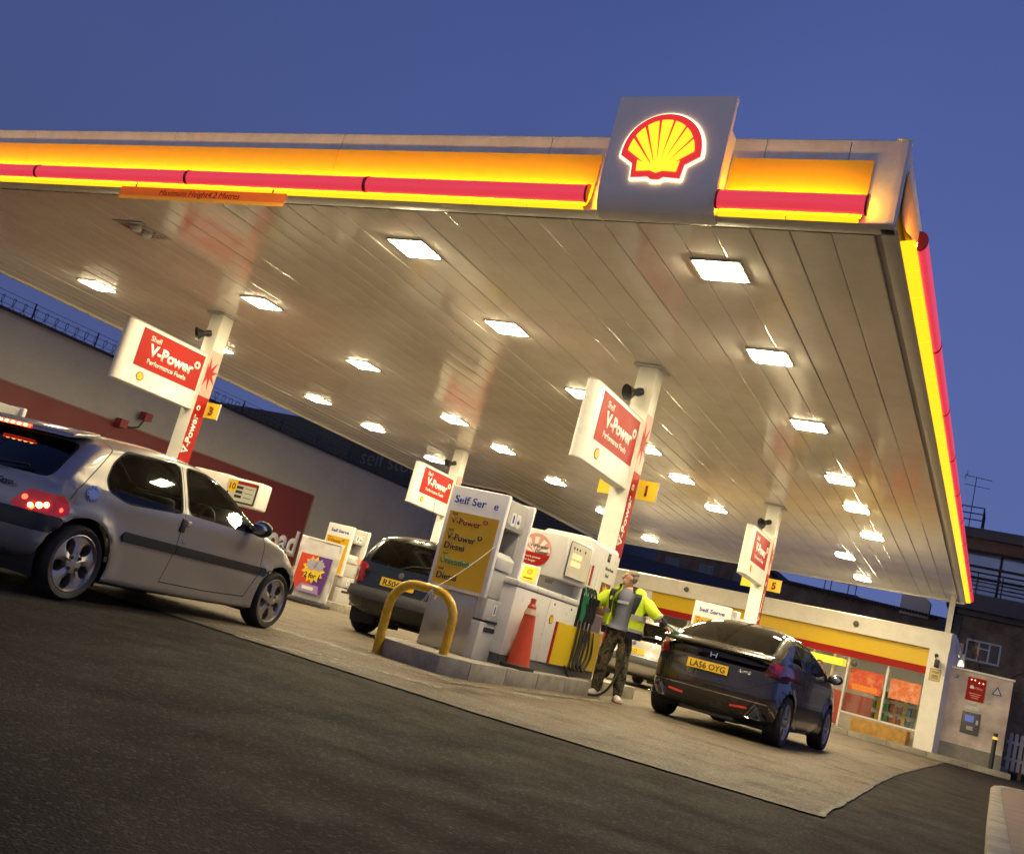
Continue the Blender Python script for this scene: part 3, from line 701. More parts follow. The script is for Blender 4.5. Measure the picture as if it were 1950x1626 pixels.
# ------------------------------------------------------------------ price totems (self serve boxes)
M_TOTY = mat('totem_yellow', (0.72, 0.42, 0.010), 0.5, var=0.03)
M_TOTW = mat('totem_white', (0.80, 0.77, 0.76), 0.42, var=0.03)
def totem(x, y, z, lab, missing):
    t = thing('self_serve_totem', lab, 'totem', (x, y, z), 0, 'self serve totems at the island ends')
    hw, d = .36, .56
    # steel cabinet below
    b = MB(); b.box((-hw+.02, .05, 0), (hw-.11, d, .66)); b.build('steel_cabinet', M_STEEL, t, bevel=.008)
    # white face board
    b = MB(); b.box((-hw, -.03, .64), (hw, .045, 1.76)); b.build('face_board', M_TOTW, t, bevel=.018)
    plate(.62, .80, FNY((-.0, -.031, 1.075)), .003, 'price_panel', M_TOTY, t)
    F = lambda dx, z_: FNY((dx, -.0345, z_))
    if missing: 
        lettering('Self Ser', M_BLUE, t, F(-.09, 1.615), h=.088, w=.40, bold=.022); lettering('e', M_BLUE, t, F(.235, 1.615), h=.088, bold=.022)
    else: lettering('Self Serve', M_BLUE, t, F(0, 1.615), h=.075, w=.5, bold=.022)
    for s, zz, m, w, o in (('V-Power', 1.345, M_DRED, .38, 1), ('V-Power', 1.165, M_INK, .36, 1), ('Diesel', 1.065, M_INK, .25, 0), ('Unleaded', .905, M_GREEN, .36, 0), ('Diesel', .735, M_INK, .25, 0)):
        lettering(s, m, t, FNY((-.27, -.0345, zz)), h=.075, w=w, bold=.022, center=False)
        if o: lettering('o', m, t, FNY((w-.27+.045, -.0345, zz+.09)), h=.085, bold=.015)
    for zz, m in ((1.44, M_DRED), (1.26, M_INK), (1.0, M_GREEN), (.83, M_INK)): lettering('Shell', m, t, FNY((-.27, -.0345, zz)), h=.028, center=False)
    # service column on the right side
    b = MB(); b.box((-hw+.03, .046, .665), (hw-.03, d, .97)); b.box((-hw+.03, .046, 1.42), (hw-.03, d, 1.735)); b.box((-hw+.03, .046, .97), (hw-.30, d, 1.42)); b.box((hw-.3, d-.05, .97), (hw-.05, d, 1.42))
    b.build('service_column', M_LGREY, t, bevel=.01)
    b = MB(); b.prism([(hw-.26, .06, .97), (hw-.01, .06, .97), (hw-.01, .06, 1.10), (hw-.08, .06, 1.16), (hw-.26, .06, 1.16)], (0, d-.12, 0)); b.build('towel_tray', mat('pale_plastic', (.55, .54, .52), .4), t, bevel=.012)
    b = MB(); b.box((hw-.11, .03, 0.0), (hw+.0, d+.01, .40)); b.box((hw-.11, .045, .42), (hw+.01, d+.005, .655)); b.build('bin_housing', M_LGREY, t, bevel=.012)
    b = MB(); b.box((hw+.001, .14, .30), (hw+.006, .46, .35)); b.box((hw+.011, .20, .405), (hw+.016, .40, .425)); b.build('bin_slot', M_BLACK, t)
    plate(.40, .25, FX((hw-.03, .30, 1.60)), .004, 'door_panel', mat('pale_grey', (.52, .50, .47), .4), t, r=.02)
    for k, yy in enumerate((.235, .365)):
        p = plate(.10, .15, FX((hw-.0255, yy, 1.54)), .002, 'instruction_card', M_WPR, t, r=.012)
        if k == 0: poly([(-.02, -.045), (.02, -.045), (.02, .02), (.008, .05), (-.02, .035)], FX((hw-.023, yy, 1.545)), .001, 'pictogram', M_BLUE, p)
        else: poly([(-.03, -.035), (.03, -.035), (.03, .0), (.012, .0), (.0, .03), (-.012, .0), (-.03, .0)], FX((hw-.023, yy, 1.545)), .001, 'pictogram', M_BLUE, p)
    p = plate(.075, .12, FX((hw+.011, .27, .545)), .002, 'instruction_card', M_WPR, t, r=.01)
    poly([(-.012, -.045), (.012, -.045), (.014, .015), (.008, .045), (-.008, .045), (-.014, .015)], FX((hw+.0135, .27, .545)), .001, 'pictogram', M_BLUE, p)
    # far board behind
    b = MB(); b.box((-hw, d+.012, .55), (hw+.03, d+.075, 1.76)); b.build('back_board', M_TOTW, t, bevel=.016)
    return t
totem(-5.28, 9.66, .172, 'tall grey and yellow self serve totem with a letter missing, behind the yellow hoop', True)
totem(-13.62, 18.95, .172+gz(-13.4)-.06, 'small self serve totem with yellow price list beside the crumpled white poster', False)
totem(-13.55, 9.30, .172+gz(-13.4), 'self serve totem cut off by the left picture edge behind the silver car', False)
totem(-5.05, 19.3, .172, 'self serve totem mostly hidden behind the roof of the black car', False)

# ------------------------------------------------------------------ hoops, string, cone
def hoop(x, y, z, lab):
    t = thing('hoop_barrier', lab, 'barrier', (x, y, z), 0, 'yellow hoop barriers at the island ends')
    hw, H, r = .375, .80, .047; rc = .27
    P = [(-hw, 0, -.03), (-hw, 0, .2), (-hw, 0, H-rc-.04)]
    for k in range(0, 10): a = R(180-10*k); P.append((-hw+rc+rc*math.cos(a), 0, H-rc-.04+rc*math.sin(a)))
    for k in range(0, 10): a = R(90-10*k); P.append((hw-rc+rc*math.cos(a), 0, H-rc-.04+rc*math.sin(a)))
    P += [(hw, 0, .2), (hw, 0, -.03)]
    b = MB(); b.tube(P, r, 20); b.build('hoop_tube', M_YELP, t, smooth=True)
    b = MB()
    for s in (-hw, hw): b.lathe([(.05, .012), (.075, .010), (.082, 0)], 20, Matrix.Translation((s, 0, 0)))
    b.build('foot_collar', M_KERB, t, smooth=True)
hoop(-5.18, 8.87, 0, 'large yellow hoop barrier with white string tied round it, in front of the nearest totem')
hoop(-13.9, 18.45, gz(-13.4), 'yellow hoop barrier half hidden behind the crumpled white poster')
def string():
    b = MB(); A = Vector((-5.08, 8.83, .77)); B = Vector((-4.93, 9.62, 1.375))
    b.tube([A+(B-A)*k/10+Vector((0, 0, -.03*math.sin(math.pi*k/10))) for k in range(11)], .004, 6)
    for dx in (-.012, .0, .012):
        b.tube([(-5.08+dx+.0, 8.87+.053*math.cos(a*math.pi/8), .715+.053*math.sin(a*math.pi/8)) for a in range(17)], .004, 6)
    b.tube([A, A+Vector((-.03, -.02, -.05)), A+Vector((-.06, -.02, -.12)), A+Vector((-.085, -.01, -.15))], .005, 6); b.tube([A, A+Vector((-.02, -.02, -.06)), A+Vector((-.045, -.02, -.13))], .005, 6)
    tag(b.build('string', mat('string', (.62, .58, .50), .8)), 'white string tied from the yellow hoop to the edge of the totem', 'string')
string()
def cone():
    t = thing('traffic_cone', 'tall orange traffic cone with black base standing on the island kerb', 'cone', (-4.65, 10.28, .172))
    b = MB(); b.box((-.125, -.20, 0), (.125, .20, .05)); b.build('base', M_RUBBER, t, bevel=.015)
    b = MB(); b.lathe([(.13, .05), (.125, .06), (.070, .57), (.048, .68), (.052, .685), (.045, .70), (.030, .72), (.032, .775), (.022, .78), (.0, .78)], 28); b.build('cone_body', M_ORANGE, t, smooth=True)
    b = MB(); b.lathe([(.0765, .60), (.0530, .665)], 28); b.lathe([(.158, .2)], 4) if False else None
    b.build('top_sleeve', mat('sleeve', (.60, .42, .30), .6, dirt=(.3, .12, .05), damt=.6), t, smooth=True)
cone()

# ------------------------------------------------------------------ fuel pumps
def pump(x, y, z, lab, number=None, detail=True):
    t = thing('fuel_pump', lab, 'fuel pump', (x, y, z), 0, 'white fuel pumps')
    hw = .36   # local: +x faces the lane, y from 0 (near) to 2.95
    b = MB(); b.box((-hw+.01, .02, 0), (hw-.01, 2.93, .11)); b.build('plinth', M_DGREY, t)
    b = MB()
    for y0, y1 in ((0, .98), (.988, 1.86)): b.box((-hw, y0, .112), (hw, y1, .855))
    b.build('cabinet_doors', M_WHITE, t, bevel=.01)
    b = MB(); b.box((-hw-.012, -.012, .862), (hw+.012, 1.86, .935)); b.build('counter_top', M_WHITE, t, bevel=.02)
    b = MB()
    for yy in (1.12, 1.66): b.tube([(hw+.001, yy, .80), (hw+.008, yy, .80)], .014, 12)
    b.build('door_lock', M_DGREY, t)
    # yellow and red livery
    for s, F in ((1, FX), (-1, FNX)):
        plate(1.56, .50, F((s*(hw+.0015), 1.32+.82, .365)), .004, 'yellow_livery', M_YEL, t)
        plate(.075, .50, F((s*(hw+.0015), 1.32, .365)), .0045, 'red_livery', M_RED, t)
        shell_emblem(.062, F((s*(hw+.001), 1.12, .62)), t, M_DRED, M_YEL, .004)
    # tall nozzle column
    b = MB(); y0, y1 = 1.868, 2.94
    b.prism([(-hw, y0, .112), (hw-.03, y0, .112), (hw-.03, y0, 1.70), (hw-.07, y0, 1.745), (-hw+.05, y0, 1.745), (-hw, y0, 1.70)], (0, y1-y0, 0)); b.build('nozzle_column', M_WHITE, t, bevel=.015)
    b = MB(); b.box((-hw+.01, 1.30, 1.09), (hw-.10, 1.866, 1.60)); b.build('neck_panel', mat('neck_grey', (.50, .48, .44), .4), t, bevel=.008)
    # display head, turned so that it looks down the island
    b = MB(); b.prism([(-hw+.0, .98, 1.10), (hw-.02, 1.10, 1.10), (hw+.03, 1.862, 1.10), (-hw+.0, 1.862, 1.10)], (0, 0, .52)); b.build('display_head', M_WHITE, t, bevel=.016)
    b = MB(); b.prism([(-hw+.06, 1.18, .937), (hw-.12, 1.24, .937), (hw-.12, 1.864, .937), (-hw+.06, 1.864, .937)], (0, 0, .16)); b.build('keypad_panel', mat('keypad_grey', (.46, .44, .41), .4), t)
    # round advert on the near face of the head
    m = frame((.0, 1.038, 1.37), (.72, .12, 0), (0, 0, 1))
    def circ(r, a0=0, a1=360, n=28): return [(r*math.cos(R(a0+(a1-a0)*k/n)), r*math.sin(R(a0+(a1-a0)*k/n))) for k in range(n+(0 if a1-a0 == 360 else 1))]
    zz = m.to_3x3() @ Vector((0, 0, 1))
    def sh(dx, dy, dz): return m @ Matrix.Translation((dx, dy, dz))
    disc = poly(circ(.20), sh(-.02, 0, .004), .003, 'round_advert', mat('advert_pink', (.70, .34, .24), .4), t)
    for k in range(5): poly([(0, 0), (.19*math.cos(R(20+k*36-9)), .19*math.sin(R(20+k*36-9))), (.19*math.cos(R(20+k*36+9)), .19*math.sin(R(20+k*36+9)))], sh(-.02, -.03, .0072), .001, 'ray', M_WPR, disc)
    poly(circ(.20, 190, 350, 20), sh(-.02, 0, .0084), .001, 'red_segment', M_RED, disc)
    lettering('V-Power', M_INK, disc, sh(.02, .055, .010), h=.045, w=.24, bold=.012); lettering('Diesel', M_INK, disc, sh(.06, -.01, .010), h=.045, w=.15, bold=.012)
    lettering('more power', M_WPR, disc, sh(-.03, -.085, .0105), h=.026, w=.2, bold=.01); lettering('for longer', M_WPR, disc, sh(-.06, -.13, .0105), h=.026, w=.15, bold=.01)
    # readout on the lane side of the head
    a = Vector((hw-.02, 1.10, 0)); c = Vector((hw+.03, 1.862, 0)); m = frame(((a+c)/2+Vector((.012, 0, 1.37))), (c-a), (0, 0, 1))
    fr = plate(.60, .43, m, .004, 'readout_frame', M_DGREY, t, r=.02); 
    def sh2(dx, dy, dz): return m @ Matrix.Translation((dx, dy, dz))
    plate(.585, .415, sh2(0, 0, .0042), .002, 'readout_panel', mat('readout_cream', (.70, .64, .50), .4), fr, r=.018)
    for dy in (.05, -.04): plate(.26, .06, sh2(-.08, dy, .0064), .002, 'digit_window', emit('amber_screen', (1.0, .62, .25), 1.1), fr)
    for dx in (-.2, -.12, -.04, .12): plate(.03, .03, sh2(dx, .14, .0064), .002, 'button', M_INK, fr)
    # card reader and keypads on the near side under the head
    m = frame((.0, 1.206, 1.02), (.6, .06, 0), (0, 0, 1))
    for dx, dy, w, h in ((-.2, .03, .1, .045), (.0, -.03, .085, .09), (.17, .03, .1, .045)): plate(w, h, m @ Matrix.Translation((dx, dy, .002)), .006, 'key_pad', mat('slate', (.16, .16, .19), .4), t)
    # price card stand on the counter
    b = MB(); b.prism([(-.16, .62, .937), (.16, .66, .937), (.16, .95, .937), (-.16, .95, .937)], (0, 0, .01))
    b.prism([(-.02, .70, .945), (.24, .74, .945), (.20, .84, 1.17), (-.02, .80, 1.17)], (0, .012, 0)); st = b.build('card_stand', M_WHITE, t)
    m = frame((.11, .756, 1.055), (.26, .04, 0), (-.02, .10, .225)); plate(.17, .19, m, .004, 'yellow_card', emit('card_yellow_glow', (.80, .62, .03), .35), st)  # card given a weak glow of its own, though it is no lamp
    poly(circ(.032), m @ Matrix.Translation((0, .03, .0045)), .001, 'card_emblem', M_RED, st); poly(circ(.026), m @ Matrix.Translation((0, .03, .0058)), .001, 'card_emblem', M_YEL, st)
    plate(.11, .016, m @ Matrix.Translation((0, -.055, .0045)), .001, 'text_line', M_RED, st)
    # nozzle bays with coloured grade strips, nozzles and hoses
    x0 = hw-.03
    cols = (M_YELP, M_RED, M_WPR, M_WPR, M_GREEN)
    for k in range(4):
        yy = 1.98+k*.125
        b = MB(); b.box((x0+.001, yy-.045, .62), (x0+.006, yy+.045, 1.14)); b.build('nozzle_slot', M_BLACK, t)
        b = MB(); b.box((x0+.001, yy-.032, 1.16), (x0+.006, yy+.032, 1.42)); b.build('grade_strip', cols[k], t)
        nz = MB(); nz.tube([(x0+.05, yy, .93), (x0+.06, yy, .80), (x0+.055, yy, .70)], [.030, .034, .028], 10); nz.box((x0+.03, yy-.022, .93), (x0+.10, yy+.022, 1.02))
        nz.tube([(x0+.06, yy, 1.0), (x0+.03, yy, 1.10), (x0+.012, yy, 1.13)], [.014, .012, .011], 8)
        n_ = nz.build('nozzle', (M_GREEN if k in (0,) else M_BLACK), t, smooth=True)
        b = MB()
        sag = .05*k
        P = [(x0+.055, yy, .70), (x0+.06, yy-.01, .5), (x0+.06, yy-.02-sag*.3, .22), (x0+.07, yy-.06+sag*.3, .12), (x0+.06, yy+.10, .11), (x0+.05, yy+.20+sag*.5, .30), (x0+.03, yy+.22, .60)]
        Q = []
        for i in range(len(P)-1):
            p0 = Vector(P[max(0, i-1)]); p1 = Vector(P[i]); p2 = Vector(P[i+1]); p3 = Vector(P[min(len(P)-1, i+2)])
            for s in range(6):
                u = s/6; Q.append(0.5*((2*p1)+(p2-p0)*u+(2*p0-5*p1+4*p2-p3)*u*u+(3*p1-p0-3*p2+p3)*u**3))
        Q.append(Vector(P[-1])); b.tube(Q, .016, 8); b.build('hose', M_RUBBER, n_, smooth=True)
    # panel at the far end of the column
    m = FX((x0+.001, 2.70, 1.2)); 
    plate(.09, .11, m @ Matrix.Translation((-.10, .40, 0)), .003, 'black_tag', M_INK, t); lettering(number or '1', M_WPR, t, m @ Matrix.Translation((-.10, .40, .0035)), h=.06, bold=.02)
    lettering('New from', M_INK, t, m @ Matrix.Translation((.0, .26, .001)), h=.05, w=.3, bold=.008); lettering('Shell', M_INK, t, m @ Matrix.Translation((-.05, .17, .001)), h=.05, bold=.008)
    ps = plate(.34, .42, m @ Matrix.Translation((.0, -.14, 0)), .004, 'poster', mat('poster_brown', (.16, .05, .03), .4), t)
    poly(burst(11, .10, .155, 0, .01, 1, 1.15), m @ Matrix.Translation((0, -.12, .0045)), .001, 'yellow_burst', M_YEL, ps)
    plate(.34, .5, m @ Matrix.Translation((.0, -.62, 0)), .003, 'lower_poster', mat('poster_mauve', (.24, .17, .28), .4), t)
    return t
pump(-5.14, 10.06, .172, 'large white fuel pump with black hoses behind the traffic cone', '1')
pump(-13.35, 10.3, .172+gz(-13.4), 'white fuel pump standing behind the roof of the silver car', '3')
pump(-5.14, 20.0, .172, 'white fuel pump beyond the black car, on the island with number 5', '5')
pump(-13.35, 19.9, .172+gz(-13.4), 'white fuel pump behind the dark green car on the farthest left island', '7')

def diesel_pump():
    # the separate pump whose head shows 10
    t = thing('pump_display', 'white pump with a black framed readout and yellow number 10 tag, beyond the silver car', 'fuel pump', (-13.75, 15.4, gz(-14)+.17), R(8))
    b = MB(); b.box((-1.05, 0, 0), (-.30, .40, 1.35)); b.build('pump_body', M_WHITE, t, bevel=.02)
    b = MB(); b.box((-1.1, -.02, 1.35), (-.24, .42, 1.96)); b.build('side_head', M_WHITE, t, bevel=.03)
    b = MB(); b.box((-.22, -.06, 1.41), (.55, .36, 1.93)); b.build('pump_head', M_WHITE, t, bevel=.04, segs=3)
    m = FNY((.165, -.061, 1.665)); plate(.68, .43, m, .004, 'readout_frame', M_INK, t, r=.04)
    plate(.60, .33, FNY((.165, -.0655, 1.65)), .002, 'readout_panel', mat('readout_grey', (.52, .52, .46), .4), t)
    plate(.60, .05, FNY((.165, -.0655, 1.845)), .003, 'red_header', M_RED, t)
    for dy in (.09, .0, -.09): plate(.16, .055, FNY((.10, -.068, 1.665+dy)), .002, 'digit_window', M_INK, t)
    for dy in (.09, .0, -.09): plate(.18, .012, FNY((.32, -.068, 1.665+dy)), .002, 'text_line', M_INK, t)
    y = plate(.19, .23, FNY((-.07, -.069, 1.76)), .004, 'number_tag', M_YEL, t); lettering('10', M_DRED, y, FNY((-.07, -.0735, 1.76)), h=.12, bold=.025)
diesel_pump()
# ------------------------------------------------------------------ shop
M_SHOPW = mat('shop_white', (0.86, 0.82, 0.75), 0.45, var=0.04, dirt=(0.50, 0.46, 0.40), dscale=1.2, damt=0.4)
M_PANEG = glass('shop_glass', (.85, .88, .86))
def shop():
    t = thing('petrol_shop', 'low white forecourt shop with yellow and red band over lit windows', 'shop', (-1.33, 31.0, .135), R(-16.5))
    Z = -.135
    W = 15.0
    # structure: floor, back, ends, roof
    K = -.2962
    b = MB(); b.box((-W, 7.9, 0), (7.9*K, 8.0, 2.9)); b.prism([(-.12+.25*K, .25, 0), (.25*K, .25, 0), (7.9*K, 7.9, 0), (-.12+7.9*K, 7.9, 0)], (0, 0, 2.9)); b.box((-W, .25, 0), (-W+.12, 7.9, 2.9)); b.build('wall', M_SHOPW, t)
    b = MB(); b.prism([(-W, .13, 2.52), (-.56, .13, 2.52), (-.14+7.9*K, 7.88, 2.52), (-W, 7.88, 2.52)], (0, 0, .08)); b.build('ceiling', M_OFFW, t)
    b = MB(); b.prism([(-W+.13, .3, .004), (-.3, .3, .004), (-.14+7.88*K, 7.88, .004), (-W+.13, 7.88, .004)], (0, 0, .016)); b.build('floor', mat('shop_floor', (.35, .33, .30), .35), t)
    # white top fascia, sloping slightly back, and flat roof
    b = MB(); b.prism([(-W, -.30, 2.72), (-W, -.32, 3.22), (-W, -.22, 3.25), (-W, .05, 3.25), (-W, .05, 2.72)], (W, 0, 0)); b.prism([(-W, .051, 3.0), (0, .051, 3.0), (8*K, 8, 3.0), (-W, 8, 3.0)], (0, 0, .24)); b.build('top_fascia', M_SHOPW, t)
    # yellow and red band
    b = MB(); b.box((-10.0, -.14, 2.22), (-.52, -.06, 2.718)); b.build('yellow_band', mat('shop_yellow', (.72, .48, .014), .4, var=.04), t)
    b = MB(); b.box((-10.0, -.145, 2.02), (-.52, -.06, 2.218)); b.build('red_band', M_RED, t)
    b = MB(); b.box((-10.0, -.06, 2.02), (-.52, .12, 2.718)); b.build('band_backing', M_SHOPW, t)
    # right pilaster and left white wall
    b = MB(); b.box((-.52, -.34, 0), (-.0, .25, 2.718)); b.build('pilaster', M_SHOPW, t)
    b = MB(); b.box((-W, -.20, 0), (-10.0, .25, 2.718)); b.build('side_panel', M_SHOPW, t)
    p = plate(.30, .34, FNY((-.26, -.341, 2.03)), .004, 'notice', mat('notice_tan', (.42, .34, .18), .5), t)
    plate(.25, .28, FNY((-.26, -.3455, 2.03)), .001, 'notice_face', mat('notice_yellow', (.62, .50, .22), .5), p)
    lettering('WARNING', M_INK, p, FNY((-.26, -.347, 2.02)), h=.034, w=.17, bold=.02)
    for dz in (.09, .06, -.04, -.07, -.10): plate(.19, .012, FNY((-.26, -.347, 2.03+dz)), .0008, 'text_line', M_INK, p)
    # glazing: low sill, mullions
    b = MB(); b.box((-10, -.02, 0), (-3.95, .1, .42)); b.box((-2.85, -.02, 0), (-.52, .1, .42)); b.build('stall_riser', mat('riser', (.40, .36, .30), .5, dirt=(.2, .17, .13)), t)
    b = MB()
    for x in (-10, -8.5, -7.0, -5.5, -3.98, -2.88, -1.7, -.58): b.box((x, -.03, .42 if x not in (-3.98, -2.88) else 0), (x+.06, .06, 2.02))
    b.box((-10, -.03, .42), (-3.95, .06, .47)); b.box((-2.85, -.03, .42), (-.52, .06, .47)); b.build('window_frame', M_WHITE, t)
    for a, c in ((-9.94, -8.5), (-8.44, -7.0), (-6.94, -5.5), (-5.44, -3.98), (-2.82, -1.7), (-1.64, -.58)):
        b = MB(); b.box((a, .005, .47), (c, .011, 2.02)); b.build('window', M_PANEG, t)
    # sliding door, open
    b = MB(); b.box((-3.92, -.01, .01), (-3.3, .03, 2.02)); d = b.build('door', M_PANEG, t)
    b = MB(); b.box((-3.34, -.012, .01), (-3.28, .04, 2.02)); b.box((-3.92, -.012, .95), (-3.34, .035, 1.0)); b.build('door_rail', M_WHITE, d)
    # lit yellow sign over the door
    b = MB(); b.box((-4.15, -.42, 1.70), (-2.85, -.16, 1.90)); s = b.build('door_sign', emit('door_sign_yellow', (1.0, .74, .04), .75), t)
    # interior: lights, shelving, counter
    b = MB()
    for x in (-9, -6.5, -4, -1.6):
        for y in (1.4, 4.2): b.box((x-.6, y-.08, 2.505), (x+.6, y+.08, 2.518))
    b.build('interior_light', emit('shop_tube', (1.0, .86, .60), 40.0), t)
    rnd = random.Random(11)
    for x0 in (-9.2, -7.0, -2.6):
        b = MB(); b.box((x0, 1.6, .02), (x0+1.9, 1.95, 1.45)); sh = b.build('shelf_unit', M_OFFW, t)
        cols = [(.5, .04, .03), (.65, .4, .03), (.05, .18, .4), (.1, .35, .1), (.6, .55, .5), (.6, .18, .03)]
        for q in range(6):
            b = MB()
            for k in range(14):
                if k % 6 == q or rnd.random() < .12:
                    for lv in range(4): 
                        h = rnd.uniform(.18, .27); xx = x0+.03+k*.132; b.box((xx, 1.50, .1+lv*.34), (xx+.11, 1.60, .1+lv*.34+h))
            if len(b.bm.faces): b.build('goods', mat(f'goods_{["red","yellow","blue","green","pale","orange"][q]}', cols[q], .4), sh)
    b = MB(); b.box((-5.6, 2.6, .02), (-3.0, 3.3, 1.05)); b.build('counter', mat('counter', (.45, .08, .05), .4), t)
    # posters in the right-hand windows
    p = plate(1.0, .62, FNY((-2.25, -.008, 1.42)), .004, 'window_poster', mat('poster_red', (.62, .06, .03), .45, dirt=(.85, .40, .12), dscale=5, damt=.9), t)
    plate(.75, .16, FNY((-2.25, -.0125, 1.22)), .001, 'poster_stripe', mat('poster_orange', (.80, .26, .03), .4), p)
    p = plate(.86, .55, FNY((-1.11, -.008, 1.42)), .004, 'window_poster', mat('poster_mixed', (.70, .16, .04), .45, dirt=(.85, .62, .45), dscale=4, damt=.9), t)
    # wall lamp and cameras on the fascia
    for x in (-2.7, -8.6):
        b = MB(); b.lathe([(.0, .0), (.07, .0), (.085, .05), (.06, .10), (.0, .11)], 16, Matrix.Translation((x, -.32, 2.98)) @ Matrix.Rotation(R(90), 4, 'X')); b.build('fascia_eye', M_DGREY, t, smooth=True)
    b = MB(); b.lathe([(.0, .0), (.10, .0), (.09, .07), (.0, .10)], 16, Matrix.Translation((-2.62, -.16, 1.86)) @ Matrix.Rotation(R(90), 4, 'X')); b.build('dome_lamp', M_DGREY, t, smooth=True)
    # goods stand below the window
    b = MB(); b.box((-2.2, -.62, .0), (-.62, -.36, .38)); s = b.build('log_stand', mat('log_bags', (.40, .22, .05), .7, var=.4, scale=6, bump=.8, bscale=14), t)
shop()
def cctv():
    m = Matrix.Translation((-1.33, 31, .135)) @ Matrix.Rotation(R(-16.5), 4, 'Z')
    t = thing('security_camera', 'black security camera on a curved bracket on the white shop pilaster', 'camera', (m @ Vector((-.30, -.34, 2.47)))[:], R(-16.5))
    b = MB(); b.tube([(0, 0, .08), (0, -.06, .09), (.0, -.12, .05), (.05, -.16, 0), (.10, -.16, -.06)], .014, 8); b.lathe([(0, .03), (.05, .03), (.05, 0), (0, 0)], 12, Matrix.Translation((0, -.0, .09)) @ Matrix.Rotation(R(90), 4, 'X')); b.build('bracket', M_BLACK, t)
    b = MB(); b.box((.05, -.24, -.25), (.15, -.10, -.03)); b.build('camera_body', M_BLACK, t, bevel=.012)
cctv()
def canopy_post():
    b = MB(); b.box((-.075, -.075, 0), (.075, .075, ZC-3.385-.0)); b.box((-.16, -.16, 0), (.16, .16, .02)); o = b.build('canopy_corner_post', M_OFFW); o.location = (-1.62, 32.2, 3.385)
    tag(o, 'slim pale post rising from the shop roof to the far corner of the canopy', 'pillar')
canopy_post()
def cash_machine():
    t = thing('cash_machine_kiosk', 'white brick kiosk with red sign over a cash machine, right of the shop', 'kiosk', (-1.33, 31.12, .135))
    b = MB(); b.box((0.02, 0, .38), (1.57, 2.4, 2.36)); b.build('kiosk_wall', brick('white_brick', (.62, .52, .46), (.66, .56, .50), (.50, .42, .38), 5.0), t)
    b = MB(); b.box((0.01, -.012, -.13), (1.582, 2.41, .378)); b.build('plinth', mat('plinth_grey', (.20, .19, .17), .7, var=.2), t)
    b = MB(); b.box((-.0, -.03, 2.362), (1.61, 2.43, 2.41)); b.build('coping', M_SHOPW, t)
    p = plate(.46, .62, FNY((.70, -.001, 1.92)), .012, 'sign_board', M_RED, t)
    q = FNY((.70, -.0135, 1.92)); o = lambda x, y: q @ Matrix.Translation((x, y, 0))
    lettering('Abbey', mat('pink_print', (.75, .35, .30), .5), p, o(.07, .04), h=.07, w=.2, bold=.01)
    poly([(-.05, -.03), (.05, -.03), (.06, 0), (.03, .03), (.01, .07), (-.01, .04), (-.03, .06), (-.05, .02)], o(-.10, .04), .002, 'flame_mark', M_WPR, p)
    for k in range(3): plate(.3-.06*k, .02, o(0, -.12-.055*k), .001, 'text_line', mat('pink_print', (.75, .35, .30), .5), p)
    b = MB()
    for x in (-.14, -.05, .06, .16): b.lathe([(0, 0), (.014, 0), (.012, .02), (0, .024)], 8, q @ Matrix.Translation((x, .245-.05*(x > 0), 0)))
    b.build('sign_bulbs', emit('sign_bulb', (1, .75, .55), 4), p)
    b = MB(); b.box((.47, -.03, .72), (.92, .0, 1.30)); a = b.build('cash_machine', M_DGREY, t, bevel=.01)
    plate(.22, .17, FNY((.66, -.031, 1.13)), .003, 'screen', emit('screen_blue', (.12, .16, .5), .5), a)
    plate(.16, .10, FNY((.70, -.031, .88)), .012, 'keypad', M_STEEL, a); plate(.06, .12, FNY((.86, -.031, 1.06)), .006, 'card_slot', M_LGREY, a)
    plate(.36, .10, FNY((.68, -.001, 1.40)), .02, 'pale_header', mat('header_pale', (.6, .58, .56), .3), t); plate(.24, .06, FNY((.66, -.001, 1.52)), .01, 'header_tag', M_LGREY, t)  # header is a plain pale plate
    poly([(-.13, -.10), (.13, -.10), (0, .14)], FNY((1.22, -.001, 2.0)), .006, 'warning_triangle', mat('tri_blue', (.05, .07, .16), .4), t)
    poly([(-.085, -.075), (.085, -.075), (0, .085)], FNY((1.22, -.0075, 2.0)), .001, 'triangle_face', mat('tri_pale', (.5, .55, .66), .4), t)
    b = MB(); b.lathe([(0, 0), (.035, 0), (.03, .02), (0, .022)], 14, FNY((1.07, -.001, 1.66))); b.build('bell_push', M_LGREY, t)
    b = MB(); b.lathe([(0, 0), (.06, .0), (.06, .05), (.03, .10), (0, .11)], 14, FNY((.17, -.001, 2.17))); b.build('dome_camera', M_LGREY, t, smooth=True)
cash_machine()
def bollard(x, y, z, h, r, m, lab, nm, top=None):
    t = thing(nm, lab, 'bollard', (x, y, z))
    b = MB(); b.lathe([(0, 0), (r*1.02, 0), (r, .01), (r, h-.03), (r*.85, h-.005), (0, h)], 18); b.build('post', m, t, smooth=True)
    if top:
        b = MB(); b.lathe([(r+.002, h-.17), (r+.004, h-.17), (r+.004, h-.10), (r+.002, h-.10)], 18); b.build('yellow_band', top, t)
bollard(.02, 30.3, .135, .92, .055, M_BLACK, 'slim black bollard with a yellow band in front of the cash machine', 'bollard', emit('bollard_band_glow', (1.0, .6, .08), .8))  # band brightened by its own emission, though it is no lamp
bollard(-4.3, 30.7, .135, 1.25, .06, M_SHOPW, 'white post standing before the shop door behind the black car', 'bollard')
